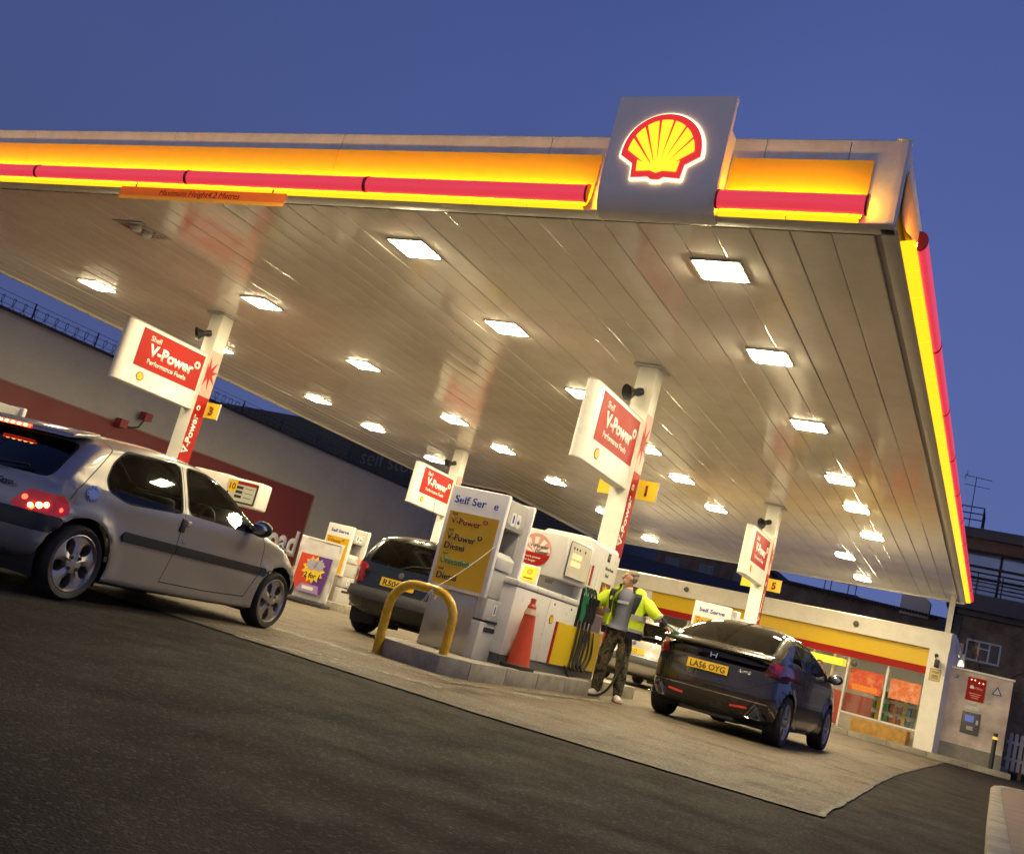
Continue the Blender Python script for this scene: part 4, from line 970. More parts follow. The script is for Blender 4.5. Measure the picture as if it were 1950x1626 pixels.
def flood_lamp():
    t = thing('wall_lamp', 'small lit lamp under a tilted grey hood between the shop and the kiosk', 'lamp', (-1.12, 31.8, 2.62))
    b = MB(); b.prism([(-.10, 0, .02), (.10, 0, .02), (.05, 0, .35), (-.02, 0, .35)], (0, .12, 0)); b.build('lamp_hood', M_LGREY, t)
    b = MB(); b.prism([(-.08, -.02, .0), (.08, -.02, .0), (.02, -.02, .16), (-.04, -.02, .16)], (0, .018, 0)); b.build('lamp_glass', emit('lamp_warm', (1, .85, .5), 3), t)
    b = MB(); b.box((-.02, .03, -.12), (.02, .07, .02)); b.build('stem', M_DGREY, t)
flood_lamp()
def picket_fence():
    t = thing('picket_fence', 'white wooden picket fence at the far right beside the kiosk', 'fence', (.36, 32.0, .0))
    m = mat('white_timber', (.42, .42, .48), .7, dirt=(.2, .19, .17), dscale=5, damt=.5)
    b = MB()
    for k in range(16):
        x = k*.135; h = 1.16; b.prism([(x, 0, .2), (x+.085, 0, .2), (x+.085, 0, h), (x+.0425, 0, h+.05), (x, 0, h)], (0, .02, 0))
    b.build('pickets', m, t)
    b = MB(); b.box((-.05, .021, .45), (2.3, .06, .53)); b.box((-.05, .021, .90), (2.3, .06, .98)); b.build('rail', m, t)
    b = MB()
    for x in (.33, 1.7): b.box((x, .062, -.05), (x+.09, .15, 1.2))
    b.build('post', mat('brown_timber', (.16, .10, .06), .8), t)
picket_fence()

# ------------------------------------------------------------------ buildings behind
M_BRK = brick('dusk_brick', (.15, .105, .075), (.20, .14, .10), (.13, .115, .10), 4.0)
M_DKB = mat('dark_cladding', (.022, .019, .020), .7, var=.15)
def terrace_building():
    t = thing('brick_building', 'dark brick building with white window and glazed blue roof terrace at the far right', 'building', (0, 42, 0))
    b = MB(); b.box((-1.75, 0, 0), (9, 10, 5.15)); b.build('wall', M_BRK, t)
    b = MB(); b.box((-2.3, -.5, 5.35), (9, 10, 5.95)); b.box((-1.9, -.25, 5.152), (9, 10, 5.348)); b.build('terrace_slab', mat('slab_navy', (.050, .047, .06), .6, var=.15), t)
    # window
    w = MB()
    for (x0, x1, z0, z1) in ((-1.42, -1.36, 3.55, 4.32), (-.30, -.24, 3.55, 4.32), (-1.36, -.30, 3.55, 3.61), (-1.36, -.30, 4.26, 4.32), (-1.02, -.96, 3.61, 4.26), (-.66, -.60, 3.61, 4.26), (-.96, -.66, 4.02, 4.07)): w.box((x0, -.05, z0), (x1, .02, z1))
    f = w.build('window', mat('window_white', (.42, .44, .52), .5), t)
    b = MB(); b.box((-1.36, -.02, 3.61), (-.30, -.01, 4.26)); b.build('pane', mat('pane_dark', (.03, .035, .05), .08), f)
    b = MB(); b.box((-1.5, -.07, 3.49), (-.16, 0, 3.545)); b.build('sill', M_DGREY, f)
    # terrace glazing and rails
    b = MB(); b.box((-2.2, .32, 5.95), (9, .36, 7.62)); b.build('terrace_glazing', mat('terrace_pane', (.24, .32, .52), .12, metal=.6, var=.15, scale=.8), t)
    b = MB()
    for x in (-2.2, -.75, 1.2, 3.2): b.box((x, .22, 5.952), (x+.09, .318, 7.62))
    b.box((-2.2, .24, 7.05), (9, .3, 7.13)); b.box((-2.2, .25, 6.62), (9, .3, 6.67)); b.build('mullion', M_DKB, t)
    b = MB()
    for z in (6.15, 6.3, 6.45, 6.6, 6.78): b.tube([(-2.28, -.35, z), (9, -.35, z)], .02 if z < 6.7 else .035, 6)
    for k in range(14): b.tube([(-2.25+k*.85, -.35, 5.952), (-2.25+k*.85, -.35, 6.78)], .02, 6)
    b.build('balustrade', M_DKB, t)
    b = MB(); b.box((-2.5, -.3, 7.625), (9, 10, 8.05)); b.build('roof_fascia', mat('roof_brown', (.10, .06, .04), .7), t)
    b = MB(); b.box((-2.6, -.5, 8.052), (9, 10, 8.42)); b.build('roof', mat('slab_navy', (.050, .047, .06), .6), t)
    b = MB()
    for z in (8.9, 9.15, 9.4): b.tube([(-2.5, .5, z), (-1.6, .5, z), (-1.6, 2.5, z)], .025, 6)
    for p in ((-2.4, .5), (-1.6, .5), (-1.6, 2.5)): b.tube([(*p, 8.42), (*p, 9.4)], .025, 6)
    b.build('roof_rail', M_DKB, t)
    # pipe and box on the brick wall
    b = MB(); b.box((-1.95, -.16, 3.9), (-1.70, -.0, 5.1)); b.build('downpipe', M_BLACK, t)
    b = MB(); b.box((-1.75, -.22, 3.75), (-1.48, -.0, 4.08)); b.build('alarm_box', mat('box_tan', (.5, .34, .24), .5), t)
    b = MB(); b.tube([(-1.3, -.04, 4.5), (-.9, -.05, 3.5), (-.5, -.04, 2.4)], .015, 6); b.tube([(-.5, -.04, 2.6), (.4, -.04, 3.4), (1.6, -.04, 4.2)], .012, 6); b.build('cable', M_BLACK, t)
terrace_building()
def aerial():
    t = thing('tv_aerial', 'thin television aerial on a mast against the sky at upper right', 'aerial', (-2.05, 42.6, 8.42))
    b = MB(); b.tube([(0, 0, 0), (-.02, 0, 2.2)], .018, 6); b.build('mast', M_BLACK, t)
    b = MB(); b.tube([(-.45, 0, 2.22), (.55, 0, 2.13)], .012, 6); b.tube([(-.4, 0, 1.86), (.5, 0, 1.8)], .012, 6)
    for k in range(9): x = -.42+k*.115; b.tube([(x, -.12, 2.22-.09*(x+.45)), (x, .12, 2.22-.09*(x+.45))], .007, 5)
    b.tube([(-.42, 0, 2.05), (-.36, 0, 2.42)], .008, 5); b.tube([(-.48, 0, 2.1), (-.32, 0, 2.3)], .008, 5)
    b.build('elements', M_BLACK, t)
aerial()
def brick_warehouse():
    t = thing('brick_warehouse', 'long dark brick building with a ribbed roof edge behind the shop', 'building', (0, 44, 0))
    b = MB(); b.prism([(-9.6, 0, 0), (-1.9, 0, 0), (-1.9, 0, 4.95), (-9.6, 0, 5.15)], (0, 8, 0)); b.build('wall', M_BRK, t)
    b = MB(); n = 64
    for k in range(n):
        x = -9.7+7.85*k/n; z = 5.15-.2*(x+9.6)/7.7; b.tube([(x, -.25, z+.05), (x, 8, z+.75)], .07, 6)
    b.build('ribbed_roof', M_DKB, t)
    b = MB(); b.prism([(-4.1, -.1, 4.9), (-3.0, -.1, 4.9), (-3.0, -.1, 5.55), (-3.25, -.1, 5.75), (-4.1, -.1, 5.75)], (0, .8, 0)); b.build('roof_cowl', M_LGREY, t)
    b = MB()
    for x in (-7.1, -6.85, -6.15, -5.85): b.tube([(x, -.2, 4.9), (x, -.2, 6.1)], .02, 6)
    for z in (5.6, 5.9): b.tube([(-7.1, -.2, z), (-5.85, -.2, z)], .015, 6)
    b.build('roof_ladder', M_DKB, t)
    b = MB(); b.box((-2.6, -.3, 3.0), (-2.1, -.02, 5.0)); b.build('downpipe', mat('pipe_navy', (.03, .035, .10), .5), t)
brick_warehouse()
def garage_roof():
    t = thing('dark_roofed_shed', 'low shed with a dark sloping roof directly behind the shop', 'building', (0, 43, 0))
    b = MB(); b.prism([(-19.5, 0, 0), (-10.0, 0, 0), (-10.0, 0, 3.8), (-19.5, 0, 4.1)], (0, 6, 0)); b.build('wall', M_BRK, t)
    b = MB(); b.prism([(-19.7, -.3, 4.05), (-9.9, -.3, 3.8), (-10.3, 4.5, 4.9), (-19.5, 4.5, 5.2)], (0, .0, .12)); b.build('roof', mat('roof_slate', (.016, .013, .012), .9, var=.3, scale=4, bump=.5, bscale=12), t)
garage_roof()
def far_house(x, y, w, h, lab, nwin, lit=None):
    t = thing('far_house', lab, 'house', (x, y, 0))
    b = MB(); b.box((0, 0, 0), (w, 8, h)); b.build('wall', M_BRK, t)
    b = MB(); b.box((-.2, -.2, h), (w+.2, 8.2, h+.25)); b.build('roof', M_DKB, t)
    for k in range(nwin):
        xx = w*(k+.5)/nwin-.4
        f = MB(); f.box((xx, -.03, h-1.9), (xx+.8, .0, h-.5)); fo = f.build('window', mat('far_frame', (.14, .16, .22), .6), t)
        b = MB(); b.box((xx+.08, -.045, h-1.82), (xx+.38, -.031, h-.58)); b.box((xx+.43, -.045, h-1.82), (xx+.73, -.031, h-.58)); b.build('pane', mat('pane_blue', (.06, .08, .14), .1), fo)
    if lit:
        b = MB(); b.lathe([(0, 0), (.16, 0), (.16, .35), (.10, .55), (0, .75)], 10, Matrix.Translation((lit, -.2, h-1.9))); b.build('lantern', emit('lantern', (1, .75, .35), 1.6), t)
far_house(-17.2, 52, 5.6, 6.5, 'dark house with two pale windows seen far behind the shop under the canopy', 3, 2.6)
far_house(-11.5, 56, 4.0, 6.2, 'dark house end beside the number 5 pillar far behind the shop', 1)
far_house(-24, 60, 6.5, 5.9, 'low dark house on the skyline right of the nearest fuel pump', 2)

# ------------------------------------------------------------------ left boundary wall, hoarding, storage building
M_RENDER = mat('grey_render', (.33, .31, .29), .9, var=.10, scale=1.2, bump=.25, bscale=25, dirt=(.17, .155, .14), dscale=.6, damt=.6)
def boundary_wall():
    t = thing('boundary_wall', 'long tall grey rendered wall along the left side of the forecourt', 'wall', (-22.05, 0, -.4))
    b = MB(); b.box((-.3, -4, 0), (0, 42, 5.05)); b.build('wall_face', M_RENDER, t)
    b = MB(); b.box((-.36, -4, 5.052), (.05, 42, 5.12)); b.build('coping', M_DKB, t)
    return t
boundary_wall()
def razor_wire():
    t = thing('razor_wire', 'coils of barbed wire along the top of the grey wall', 'barbed wire', (-22.2, 0, 4.72))
    b = MB(); P = []; n = 1500
    for k in range(n): 
        a = k*0.42; P.append((.14*math.cos(a), 8+32*k/n, .16+.15*math.sin(a)))
    b.tube(P, .008, 4); b.build('coil', M_DKB, t)
    b = MB()
    for k in range(17): b.tube([(0, 8+k*2, 0), (0, 8+k*2, .42)], .02, 6)
    for z in (.12, .28, .40): b.tube([(0, 8, z), (0, 40, z)], .006, 4)
    b.build('stake', M_DKB, t)
razor_wire()
def wall_lamps():
    t = thing('twin_floodlight', 'pair of small red floodlights on a bracket on the grey wall', 'lamp', (-22.05, 19.7, 3.05))
    b = MB(); b.tube([(0.0, 0, 0), (.18, 0, .0), (.22, -.35, -.05)], .025, 8); b.tube([(.18, 0, 0), (.2, .25, .1), (.22, .35, .35)], .025, 8); b.build('bracket', M_BLACK, t)
    for y, z in ((-.38, .02), (.36, .42)):
        b = MB(); b.box((.12, y-.13, z-.1), (.34, y+.13, z+.12)); b.build('lamp_head', mat('lamp_red', (.22, .02, .02), .5), t)
wall_lamps()
def hoarding():
    t = thing('red_hoarding', 'dark red advertising board with white lettering fixed to the grey wall', 'billboard', (-22.0, 0, -.3))
    b = MB(); b.box((-.04, 6.0, .35), (.03, 28.4, 3.36)); b.build('board', mat('hoarding_red', (.15, .016, .016), .55, var=.08, scale=1.5), t)
    b = MB(); b.box((-.04, 28.402, .33), (.05, 28.48, 3.38)); b.box((-.04, 6, 3.362), (.05, 28.4, 3.40)); b.build('frame', mat('hoarding_frame', (.22, .12, .08), .6), t)
    lettering('road', M_WPR, t, FX((.0305, 27.3, 1.62)), h=.85, w=2.0, bold=.04)
hoarding()
def storage():
    t = thing('storage_building', 'navy clad self storage warehouse rising behind the grey wall', 'building', (0, 48, 0))
    ribs = mat('ribbed_navy', (.045, .047, .055), .5, var=.08)
    b = MB(); b.box((-60, 0, 0), (-35.3, 20, 9.25)); b.build('grey_wing', ribs, t)
    b = MB()
    for k in range(30): b.box((-60, -.03, 4.6+k*.155), (-35.32, -.002, 4.6+k*.155+.07))
    b.build('ribs', ribs, t)
    b = MB(); b.box((-35.25, -.4, 0), (-25, 20, 8.9)); b.build('sign_wing', mat('sign_navy', (.012, .013, .028), .5, var=.06), t)
    b = MB(); b.box((-24.98, -.2, 0), (-20.2, 20, 7.55)); b.build('low_wing', mat('low_navy', (.012, .013, .022), .5, var=.1), t)
    b = MB()
    for k in range(24): b.box((-24.98, -.23, 3.6+k*.16), (-20.22, -.202, 3.6+k*.16+.07))
    b.build('ribs', ribs, t)
    lettering('self storage', mat('storage_print', (.10, .10, .09), .5), t, FNY((-31.6, -.402, 7.55)), h=.95, w=5.4, bold=.0)
    b = MB(); b.lathe([(0, 0), (.5, 0), (.5, .06), (0, .06)], 24, FNY((-34.0, -.40, 8.55))); b.build('round_logo', mat('storage_pale', (.25, .26, .34), .5), t)
storage()
def alarm():
    pass
# crumpled white poster stand
def poster_stand():
    t = thing('poster_stand', 'crumpled white plastic poster stand showing a 2 for 1 offer on red and purple', 'poster', (-13.02, 17.6, gz(-13.3)), R(14))
    b = MB(); nx, nz = 22, 30; w, h = .98, 1.30
    V = []
    for j in range(nz+1):
        row = []
        for i in range(nx+1):
            u = i/nx; v = j/nz; x = (u-.5)*w*(1-.10*(1-v)); z = .10+v*h
            q = noise.noise(Vector((u*3.2, v*4.5, 2)))*.05 + noise.noise(Vector((u*8, v*10, 7)))*.022
            edge = max(abs(u-.5)*2, 1-v) ** 3
            row.append(b.bm.verts.new((x+q*.25, -q*(.35+edge)+.03*math.sin(u*3), z-.02*u)))
        V.append(row)
    for j in range(nz):
        for i in range(nx): b.bm.faces.new((V[j][i], V[j][i+1], V[j+1][i+1], V[j+1][i]))
    o = b.build('plastic_sheet', mat('white_plastic_sheet', (.60, .58, .60), .35, var=.05), t, smooth=True)
    so = o.modifiers.new('thick', 'SOLIDIFY'); so.thickness = .006
    z0 = .38; F = lambda dx, dz, y=-.075: FNY((dx, y, z0+dz))
    r = poly([(-.42, -.12), (-.02, -.12), (-.02, .66), (-.38, .66)], F(.02, 0), .003, 'red_half', mat('poster_scarlet', (.55, .05, .02), .45), t)
    p = poly([(-.02, -.12), (.28, -.12), (.34, .66), (-.02, .66)], F(.02, 0), .003, 'purple_half', mat('poster_purple', (.10, .03, .22), .45), t)
    poly(burst(13, .20, .28, -.02, .36, .95, 1.05), F(.02, 0, -.079), .003, 'yellow_burst', M_YEL, t)
    poly(burst(9, .10, .14, -.06, .46, 1, 1), F(.0, 0, -.083), .002, 'grey_can', mat('can_mauve', (.36, .33, .44), .4), t); poly(burst(9, .10, .13, .10, .46, 1, 1), F(.0, 0, -.083), .002, 'grey_can', mat('can_mauve', (.36, .33, .44), .4), t)
    lettering('2 for 1', M_INK, t, F(.0, .24, -.0835), h=.11, w=.36, bold=.03, shear=.1)
    poly([(-.30, -.12), (.24, -.12), (.20, .05), (-.18, .05)], F(.0, 0, -.079), .002, 'lilac_band', mat('poster_lilac', (.34, .24, .5), .45), t)
    plate(.26, .07, F(-.02, -.03, -.0825), .002, 'white_strip', M_WPR, t)
    b = MB(); b.box((-.48, -.24, 0), (.48, .24, .09)); b.build('rubber_base', M_RUBBER, t, bevel=.03)
    b = MB()
    for x in (-.42, .42): b.tube([(x, .03, .09), (x, .03, 1.36)], .018, 8)
    b.tube([(-.42, .03, 1.36), (.42, .03, 1.36)], .018, 8); b.build('frame', M_LGREY, t)
poster_stand()
# ------------------------------------------------------------------ cars
def paint(name, col, metal=.55, rough=.32):
    return mat(name, col, rough, metal=metal, var=.03, scale=3, coat=1.0, rvar=.03, dirt=tuple(c*.75 for c in col), dscale=1.2, damt=.3)
M_CGLASS = glass('car_glass', (.80, .84, .82), .8)
M_CGLASSD = glass('car_glass_dark', (.10, .11, .12))
M_LINING = mat('car_lining', (.022, .021, .021), .8)
M_GAP = mat('panel_gap', (.008, .008, .008), .8)
M_LAMPR = mat('lamp_red_dark', (.25, .010, .012), .12, coat=1.0)
M_LAMPON = emit('lamp_red_lit', (1.0, .05, .02), 7.0)
M_LAMPHOT = emit('lamp_hot', (1.0, .55, .10), 16.0)
M_LAMPC = mat('lamp_clear', (.5, .5, .5), .1, coat=1.0)
M_ALLOY = mat('alloy', (.50, .46, .42), .32, metal=.85, var=.05, dirt=(.2, .17, .14), damt=.4)

def spline(pts, closed=True, step=.03):
    pts = [Vector((p[0], p[1])) for p in pts]; n = len(pts); out = []
    m = n if closed else n-1
    for i in range(m):
        p0, p1, p2, p3 = (pts[(i-1) % n], pts[i], pts[(i+1) % n], pts[(i+2) % n]) if closed else (pts[max(0, i-1)], pts[i], pts[i+1], pts[min(n-1, i+2)])
        k = max(2, int((p2-p1).length/step))
        # centripetal-like: damp tangents on uneven spacing
        d1 = (p2-p1).length; t1 = (p2-p0); t2 = (p3-p1)
        t1 = t1*(d1/max(1e-6, (p2-p1).length+(p1-p0).length)); t2 = t2*(d1/max(1e-6, (p3-p2).length+(p2-p1).length))
        for s in range(k):
            u = s/k; u2 = u*u; u3 = u2*u
            out.append((2*u3-3*u2+1)*p1+(u3-2*u2+u)*t1+(-2*u3+3*u2)*p2+(u3-u2)*t2)
    if not closed: out.append(pts[-1])
    return out
def smooth(a, b, x):
    t = max(0.0, min(1.0, (x-a)/(b-a))); return t*t*(3-2*t)
def shell_mesh(sil, half, belt, zr, x0, x1, tumble, r0=.11, rend=.22, taper=.07, flare=(), sill_in=.03, rrear=None, fl=.030):
    """inflate a side silhouette into half a car body; returns a bmesh of both sides."""
    S2 = spline(sil); n = len(S2)
    area = sum(S2[i].x*S2[(i+1) % n].y-S2[(i+1) % n].x*S2[i].y for i in range(n))
    if area < 0: S2.reverse()
    # thin out near duplicates
    P = [S2[0]]
    for p in S2[1:]:
        if (p-P[-1]).length > .012: P.append(p)
    if (P[0]-P[-1]).length < .012: P.pop()
    n = len(P)
    A = [(P[i].x, P[i].y, P[(i+1) % n].x-P[i].x, P[(i+1) % n].y-P[i].y) for i in range(n)]
    A = [(a, b, c, d, c*c+d*d) for a, b, c, d in A]
    def dist(x, z):
        best = 1e9
        for a, b, c, d, l in A:
            t = ((x-a)*c+(z-b)*d)/l; t = 0 if t < 0 else 1 if t > 1 else t
            q = (x-a-t*c)**2+(z-b-t*d)**2
            if q < best: best = q
        return math.sqrt(best)
    def inside(x, z):
        c = False
        for i in range(n):
            p, q = P[i], P[(i+1) % n]
            if (p.y > z) != (q.y > z) and x < (q.x-p.x)*(z-p.y)/(q.y-p.y)+p.x: c = not c
        return c
    def rad(x, z):
        lo = 1-smooth(belt-.05, belt+.12, z); q = (rend if rrear is None else rrear)
        r = r0+(q-r0)*(1-smooth(x0, x0+.5, x))*lo+(rend-r0)*smooth(x1-.7, x1, x)*lo
        if rrear is not None and x < x0+.7 and z >= belt-.05: r = min(r, r0*.75+.25*r0*smooth(x0+.3, x0+.7, x))
        return r*(.55+.45*smooth(.14, .34, z))
    def W(x, z):
        w = half
        if z > belt-.02: 
            t = max(0, (z-belt))/(zr-belt); w -= tumble*(t**1.15)+.012*smooth(belt-.02, belt+.03, z)
        w -= sill_in*(1-smooth(.16, .55, z))
        xm = (x0+x1)/2; u = abs(x-xm)/((x1-x0)/2); w -= taper*max(0, u)**3
        w += .010*math.exp(-((z-belt+.10)/.06)**2)
        for fx, fz, fr in flare:
            d = math.hypot(x-fx, z-fz); w += fl*math.exp(-((d-fr-.02)/.05)**2)*(1-smooth(belt-.2, belt-.05, z))
        return w
    def yy(x, z):
        d = dist(x, z); r = rad(x, z); t = min(1, d/r); p = 2.25
        return W(x, z)*(1-(1-t)**p)**(1/p)
    pts = [Vector((p.x, p.y)) for p in P]; edges = [(i, (i+1) % n) for i in range(n)]
    for fr in (.015, .05, .12, .22, .36, .55, .78, 1.0):
        for i in range(n):
            t = (P[(i+1) % n]-P[i-1]).normalized(); nrm = Vector((-t.y, t.x))
            d = rad(P[i].x, P[i].y)*fr; q = P[i]+nrm*d
            if inside(q.x, q.y) and abs(dist(q.x, q.y)-d) < .06*d+.001: pts.append(q)
    xs = x0
    while xs < x1:
        z = .1
        while z < zr:
            if inside(xs, z) and dist(xs, z) > rad(xs, z)*1.12: pts.append(Vector((xs, z)))
            z += .055
        xs += .075
    V, E_, F_, *_ = geometry.delaunay_2d_cdt(pts, edges, [], 1, 1e-4)
    bm = bmesh.new(); up = []; dn = []
    for v in V:
        d = dist(v.x, v.y); y = 0.0 if d < 2e-3 else yy(v.x, v.y)
        a = bm.verts.new((v.x, y, v.y)); up.append(a); dn.append(a if y == 0 else bm.verts.new((v.x, -y, v.y)))
    for f in F_:
        for arr, rev in ((up, True), (dn, False)):
            vs = [arr[i] for i in f]
            if rev: vs = vs[::-1]
            try: bm.faces.new(vs)
            except ValueError: pass
    bmesh.ops.recalc_face_normals(bm, faces=bm.faces[:])
    bm.normal_update()
    c = sum((f.normal.dot(f.calc_center_median()-Vector(((x0+x1)/2, 0, .6))) for f in bm.faces))
    if c < 0: bmesh.ops.reverse_faces(bm, faces=bm.faces[:])
    bm.normal_update()
    bm.faces.layers.int.new('part')
    return bm, W
AX = {'y': (0, 2), 'x': (1, 2), 'z': (0, 1)}
def cut(bm, pid, pts, axis, test, only=None):
    """cut the convex polygon pts (2D, seen along axis) out of the faces that pass test; marks them with pid."""
    L = bm.faces.layers.int['part']; i, j = AX[axis]
    n = len(pts); c = (sum(p[0] for p in pts)/n, sum(p[1] for p in pts)/n)
    xs = [p[0] for p in pts]; ys = [p[1] for p in pts]
    bb = (min(xs), max(xs), min(ys), max(ys))
    S_ = set()
    for f in bm.faces:
        if only is not None and f[L] not in only: continue
        if not test(f): continue
        u = [v.co[i] for v in f.verts]; w = [v.co[j] for v in f.verts]
        if max(u) < bb[0] or min(u) > bb[1] or max(w) < bb[2] or min(w) > bb[3]: continue
        S_.add(f)
    for k in range(n):
        a = pts[k]; b = pts[(k+1) % n]; d = (b[0]-a[0], b[1]-a[1]); nn = (d[1], -d[0]); l = math.hypot(*nn)
        if l < 1e-6: continue
        nn = (nn[0]/l, nn[1]/l)
        if (c[0]-a[0])*nn[0]+(c[1]-a[1])*nn[1] > 0: nn = (-nn[0], -nn[1])
        co = [0, 0, 0]; no = [0, 0, 0]; co[i], co[j] = a; no[i], no[j] = nn
        ed = set(e for f in S_ for e in f.edges); vs = set(v for f in S_ for v in f.verts)
        if not S_: return []
        r = bmesh.ops.bisect_plane(bm, geom=list(S_)+list(ed)+list(vs), dist=1e-5, plane_co=co, plane_no=no)
        S_ = set(g for g in r['geom'] if isinstance(g, bmesh.types.BMFace))
        keep = set()
        for f in S_:
            m = f.calc_center_median()
            if (m[i]-a[0])*nn[0]+(m[j]-a[1])*nn[1] < 0: keep.add(f)
        S_ = keep
    for f in S_: f[L] = pid
    return list(S_)
def rounded(pts, r, k=4):
    """round the corners of a convex polygon."""
    out = []; n = len(pts)
    for i in range(n):
        p = Vector(pts[i]); a = (Vector(pts[i-1])-p); b = (Vector(pts[(i+1) % n])-p)
        q = min(r, a.length*.45, b.length*.45); A = p+a.normalized()*q; B = p+b.normalized()*q
        for s in range(k+1):
            t = s/k; out.append(tuple((1-t)**2*A+2*t*(1-t)*p+t*t*B))
    return out
def circle(cx, cy, r, n=20): return [(cx+r*math.cos(2*math.pi*k/n), cy+r*math.sin(2*math.pi*k/n)) for k in range(n)]
SIDE = {1: lambda f: f.normal.y > .02 and f.calc_center_median().y > .1, -1: lambda f: f.normal.y < -.02 and f.calc_center_median().y < -.1}
REAR = lambda f: f.normal.x < -.03 and f.calc_center_median().x < .9
FRONT = lambda f: f.normal.x > .03 and f.calc_center_median().x > .9
TOP = lambda f: f.normal.z > .15
def seam(bm, pid, line, axis, test, w=.006, only=None):
    for (a, b) in zip(line, line[1:]):
        a = Vector(a); b = Vector(b); d = (b-a).normalized(); n = Vector((-d.y, d.x))*w; e = d*w*.5
        cut(bm, pid, [tuple(a-e-n), tuple(b+e-n), tuple(b+e+n), tuple(a-e+n)], axis, test, only)
def take(bm, ids, name, m, parent, lift=0.0, thick=0.0, sm=True, side=0):
    """move the faces marked with ids into an object of their own."""
    L = bm.faces.layers.int['part']; fs = [f for f in bm.faces if f[L] in ids and (side == 0 or f.calc_center_median().y*side > 0)]
    if not fs: return None
    nb = bmesh.new(); mp = {}
    for f in fs:
        vs = []
        for v in f.verts:
            if v not in mp: mp[v] = nb.verts.new(v.co+v.normal*lift)
            vs.append(mp[v])
        try: nb.faces.new(vs)
        except ValueError: pass
    nb.normal_update()
    if thick:
        nv = {v: v.normal.copy() for v in nb.verts}
        r = bmesh.ops.extrude_face_region(nb, geom=nb.faces[:])
        nb.normal_update()
        for g in r['geom']:
            if isinstance(g, bmesh.types.BMVert): g.co += g.normal*thick
        bmesh.ops.recalc_face_normals(nb, faces=nb.faces[:])
    me = bpy.data.meshes.new(name); nb.to_mesh(me); nb.free()
    if sm:
        for p in me.polygons: p.use_smooth = True
        if thick: me.set_sharp_from_angle(angle=R(40))
    return link(name, me, m, parent)
def wheel(t, x, y, z, r, side, rim_r, style, w=.165):
    m = Matrix.Translation((x, y, z)) @ (Matrix.Identity(4) if side > 0 else Matrix.Rotation(math.pi, 4, 'Z'))
    b = MB(); h = w/2
    b.lathe([(rim_r*.96, -h*.8), (rim_r*1.04, -h), (r*.93, -h), (r*.985, -h*.72), (r, -h*.3), (r, h*.3), (r*.985, h*.72), (r*.93, h), (rim_r*1.22, h*1.06), (rim_r*1.05, h*.98), (rim_r*.97, h*.8), (rim_r*.95, -h*.8)], 44, m, axis='y')
    wh = b.build('wheel', M_RUBBER, t, smooth=True)
    b = MB()
    b.lathe([(rim_r*1.03, h*.94), (rim_r*.99, h*.97), (rim_r*.95, h*.86), (rim_r*.90, h*.5), (rim_r*.86, -h*.5)], 44, m, axis='y')
    if style == 'alloy':
        b.build('rim', M_ALLOY, wh, smooth=True); b = MB()
        n = 5
        for k in range(n):
            a0 = 2*math.pi*k/n+.30
            prof = [(.10, .95), (.32, .84), (.48, .58), (.64, .47), (.80, .60), (.90, .80), (.975, .99)]
            top = []; L_ = []; Rr = []
            for f, hw in prof:
                rr = rim_r*f; sweep = .16*(f-.1); y_ = h*(.86-.10*f*f+.02); 
                for s, arr in ((1, L_), (-1, Rr)):
                    a = a0+sweep+s*hw*.62; arr.append(Vector((rr*math.cos(a), y_-.008, rr*math.sin(a))))
                a = a0+sweep; top.append(Vector((rr*math.cos(a), y_+.004, rr*math.sin(a))))
            vl = [b.bm.verts.new(m @ p) for p in L_]; vt = [b.bm.verts.new(m @ p) for p in top]; vr = [b.bm.verts.new(m @ p) for p in Rr]
            vl2 = [b.bm.verts.new(m @ (p-Vector((0, .05, 0)))) for p in L_]; vr2 = [b.bm.verts.new(m @ (p-Vector((0, .05, 0)))) for p in Rr]
            for i in range(len(prof)-1):
                b.bm.faces.new((vl[i], vl[i+1], vt[i+1], vt[i])); b.bm.faces.new((vt[i], vt[i+1], vr[i+1], vr[i]))
                b.bm.faces.new((vl2[i], vl2[i+1], vl[i+1], vl[i])); b.bm.faces.new((vr[i], vr[i+1], vr2[i+1], vr2[i]))
        b.lathe([(0, h*.90), (rim_r*.2, h*.90), (rim_r*.36, h*.86), (rim_r*.38, h*.5)], 24, m, axis='y')
    else:
        b.lathe([(0, h*.8), (rim_r*.25, h*.85), (rim_r*.6, h*.7), (rim_r*.9, h*.75)], 36, m, axis='y')
    b.build('spokes' if style == 'alloy' else 'wheel_trim', M_ALLOY if style == 'alloy' else M_LGREY, wh, smooth=True)
    b = MB(); b.lathe([(0, -h*.2), (rim_r*.86, -h*.2)], 32, m, axis='y'); b.lathe([(rim_r*.2, -h*.2+.002), (rim_r*.62, -h*.2+.01)], 32, m, axis='y')
    b.build('brake_disc', M_DGREY, wh)
    if style == 'alloy':
        b = MB()
        for k in range(4):
            a = math.pi/4+math.pi/2*k; b.lathe([(0, h*.89), (.013, h*.89), (.014, h*.93), (.0, h*.93)], 10, m @ Matrix.Translation((rim_r*.27*math.cos(a), .004, rim_r*.27*math.sin(a))), axis='y')
        b.build('wheel_bolts', M_BLACK, wh)
    return wh
def arch_liner(t, x, z, r, y0, y1):
    n = 24
    for s in (1, -1):
        b = MB(); A = []; B = []
        for k in range(n+1):
            a = R(-25+230*k/n); A.append(b.bm.verts.new((x+r*math.cos(a), s*y0, z+r*math.sin(a)))); B.append(b.bm.verts.new((x+r*math.cos(a), s*y1, z+r*math.sin(a))))
        for k in range(n): b.bm.faces.new((A[k], A[k+1], B[k+1], B[k]))
        b.bm.faces.new(A); b.build('wheel_arch_liner', M_LINING, t)
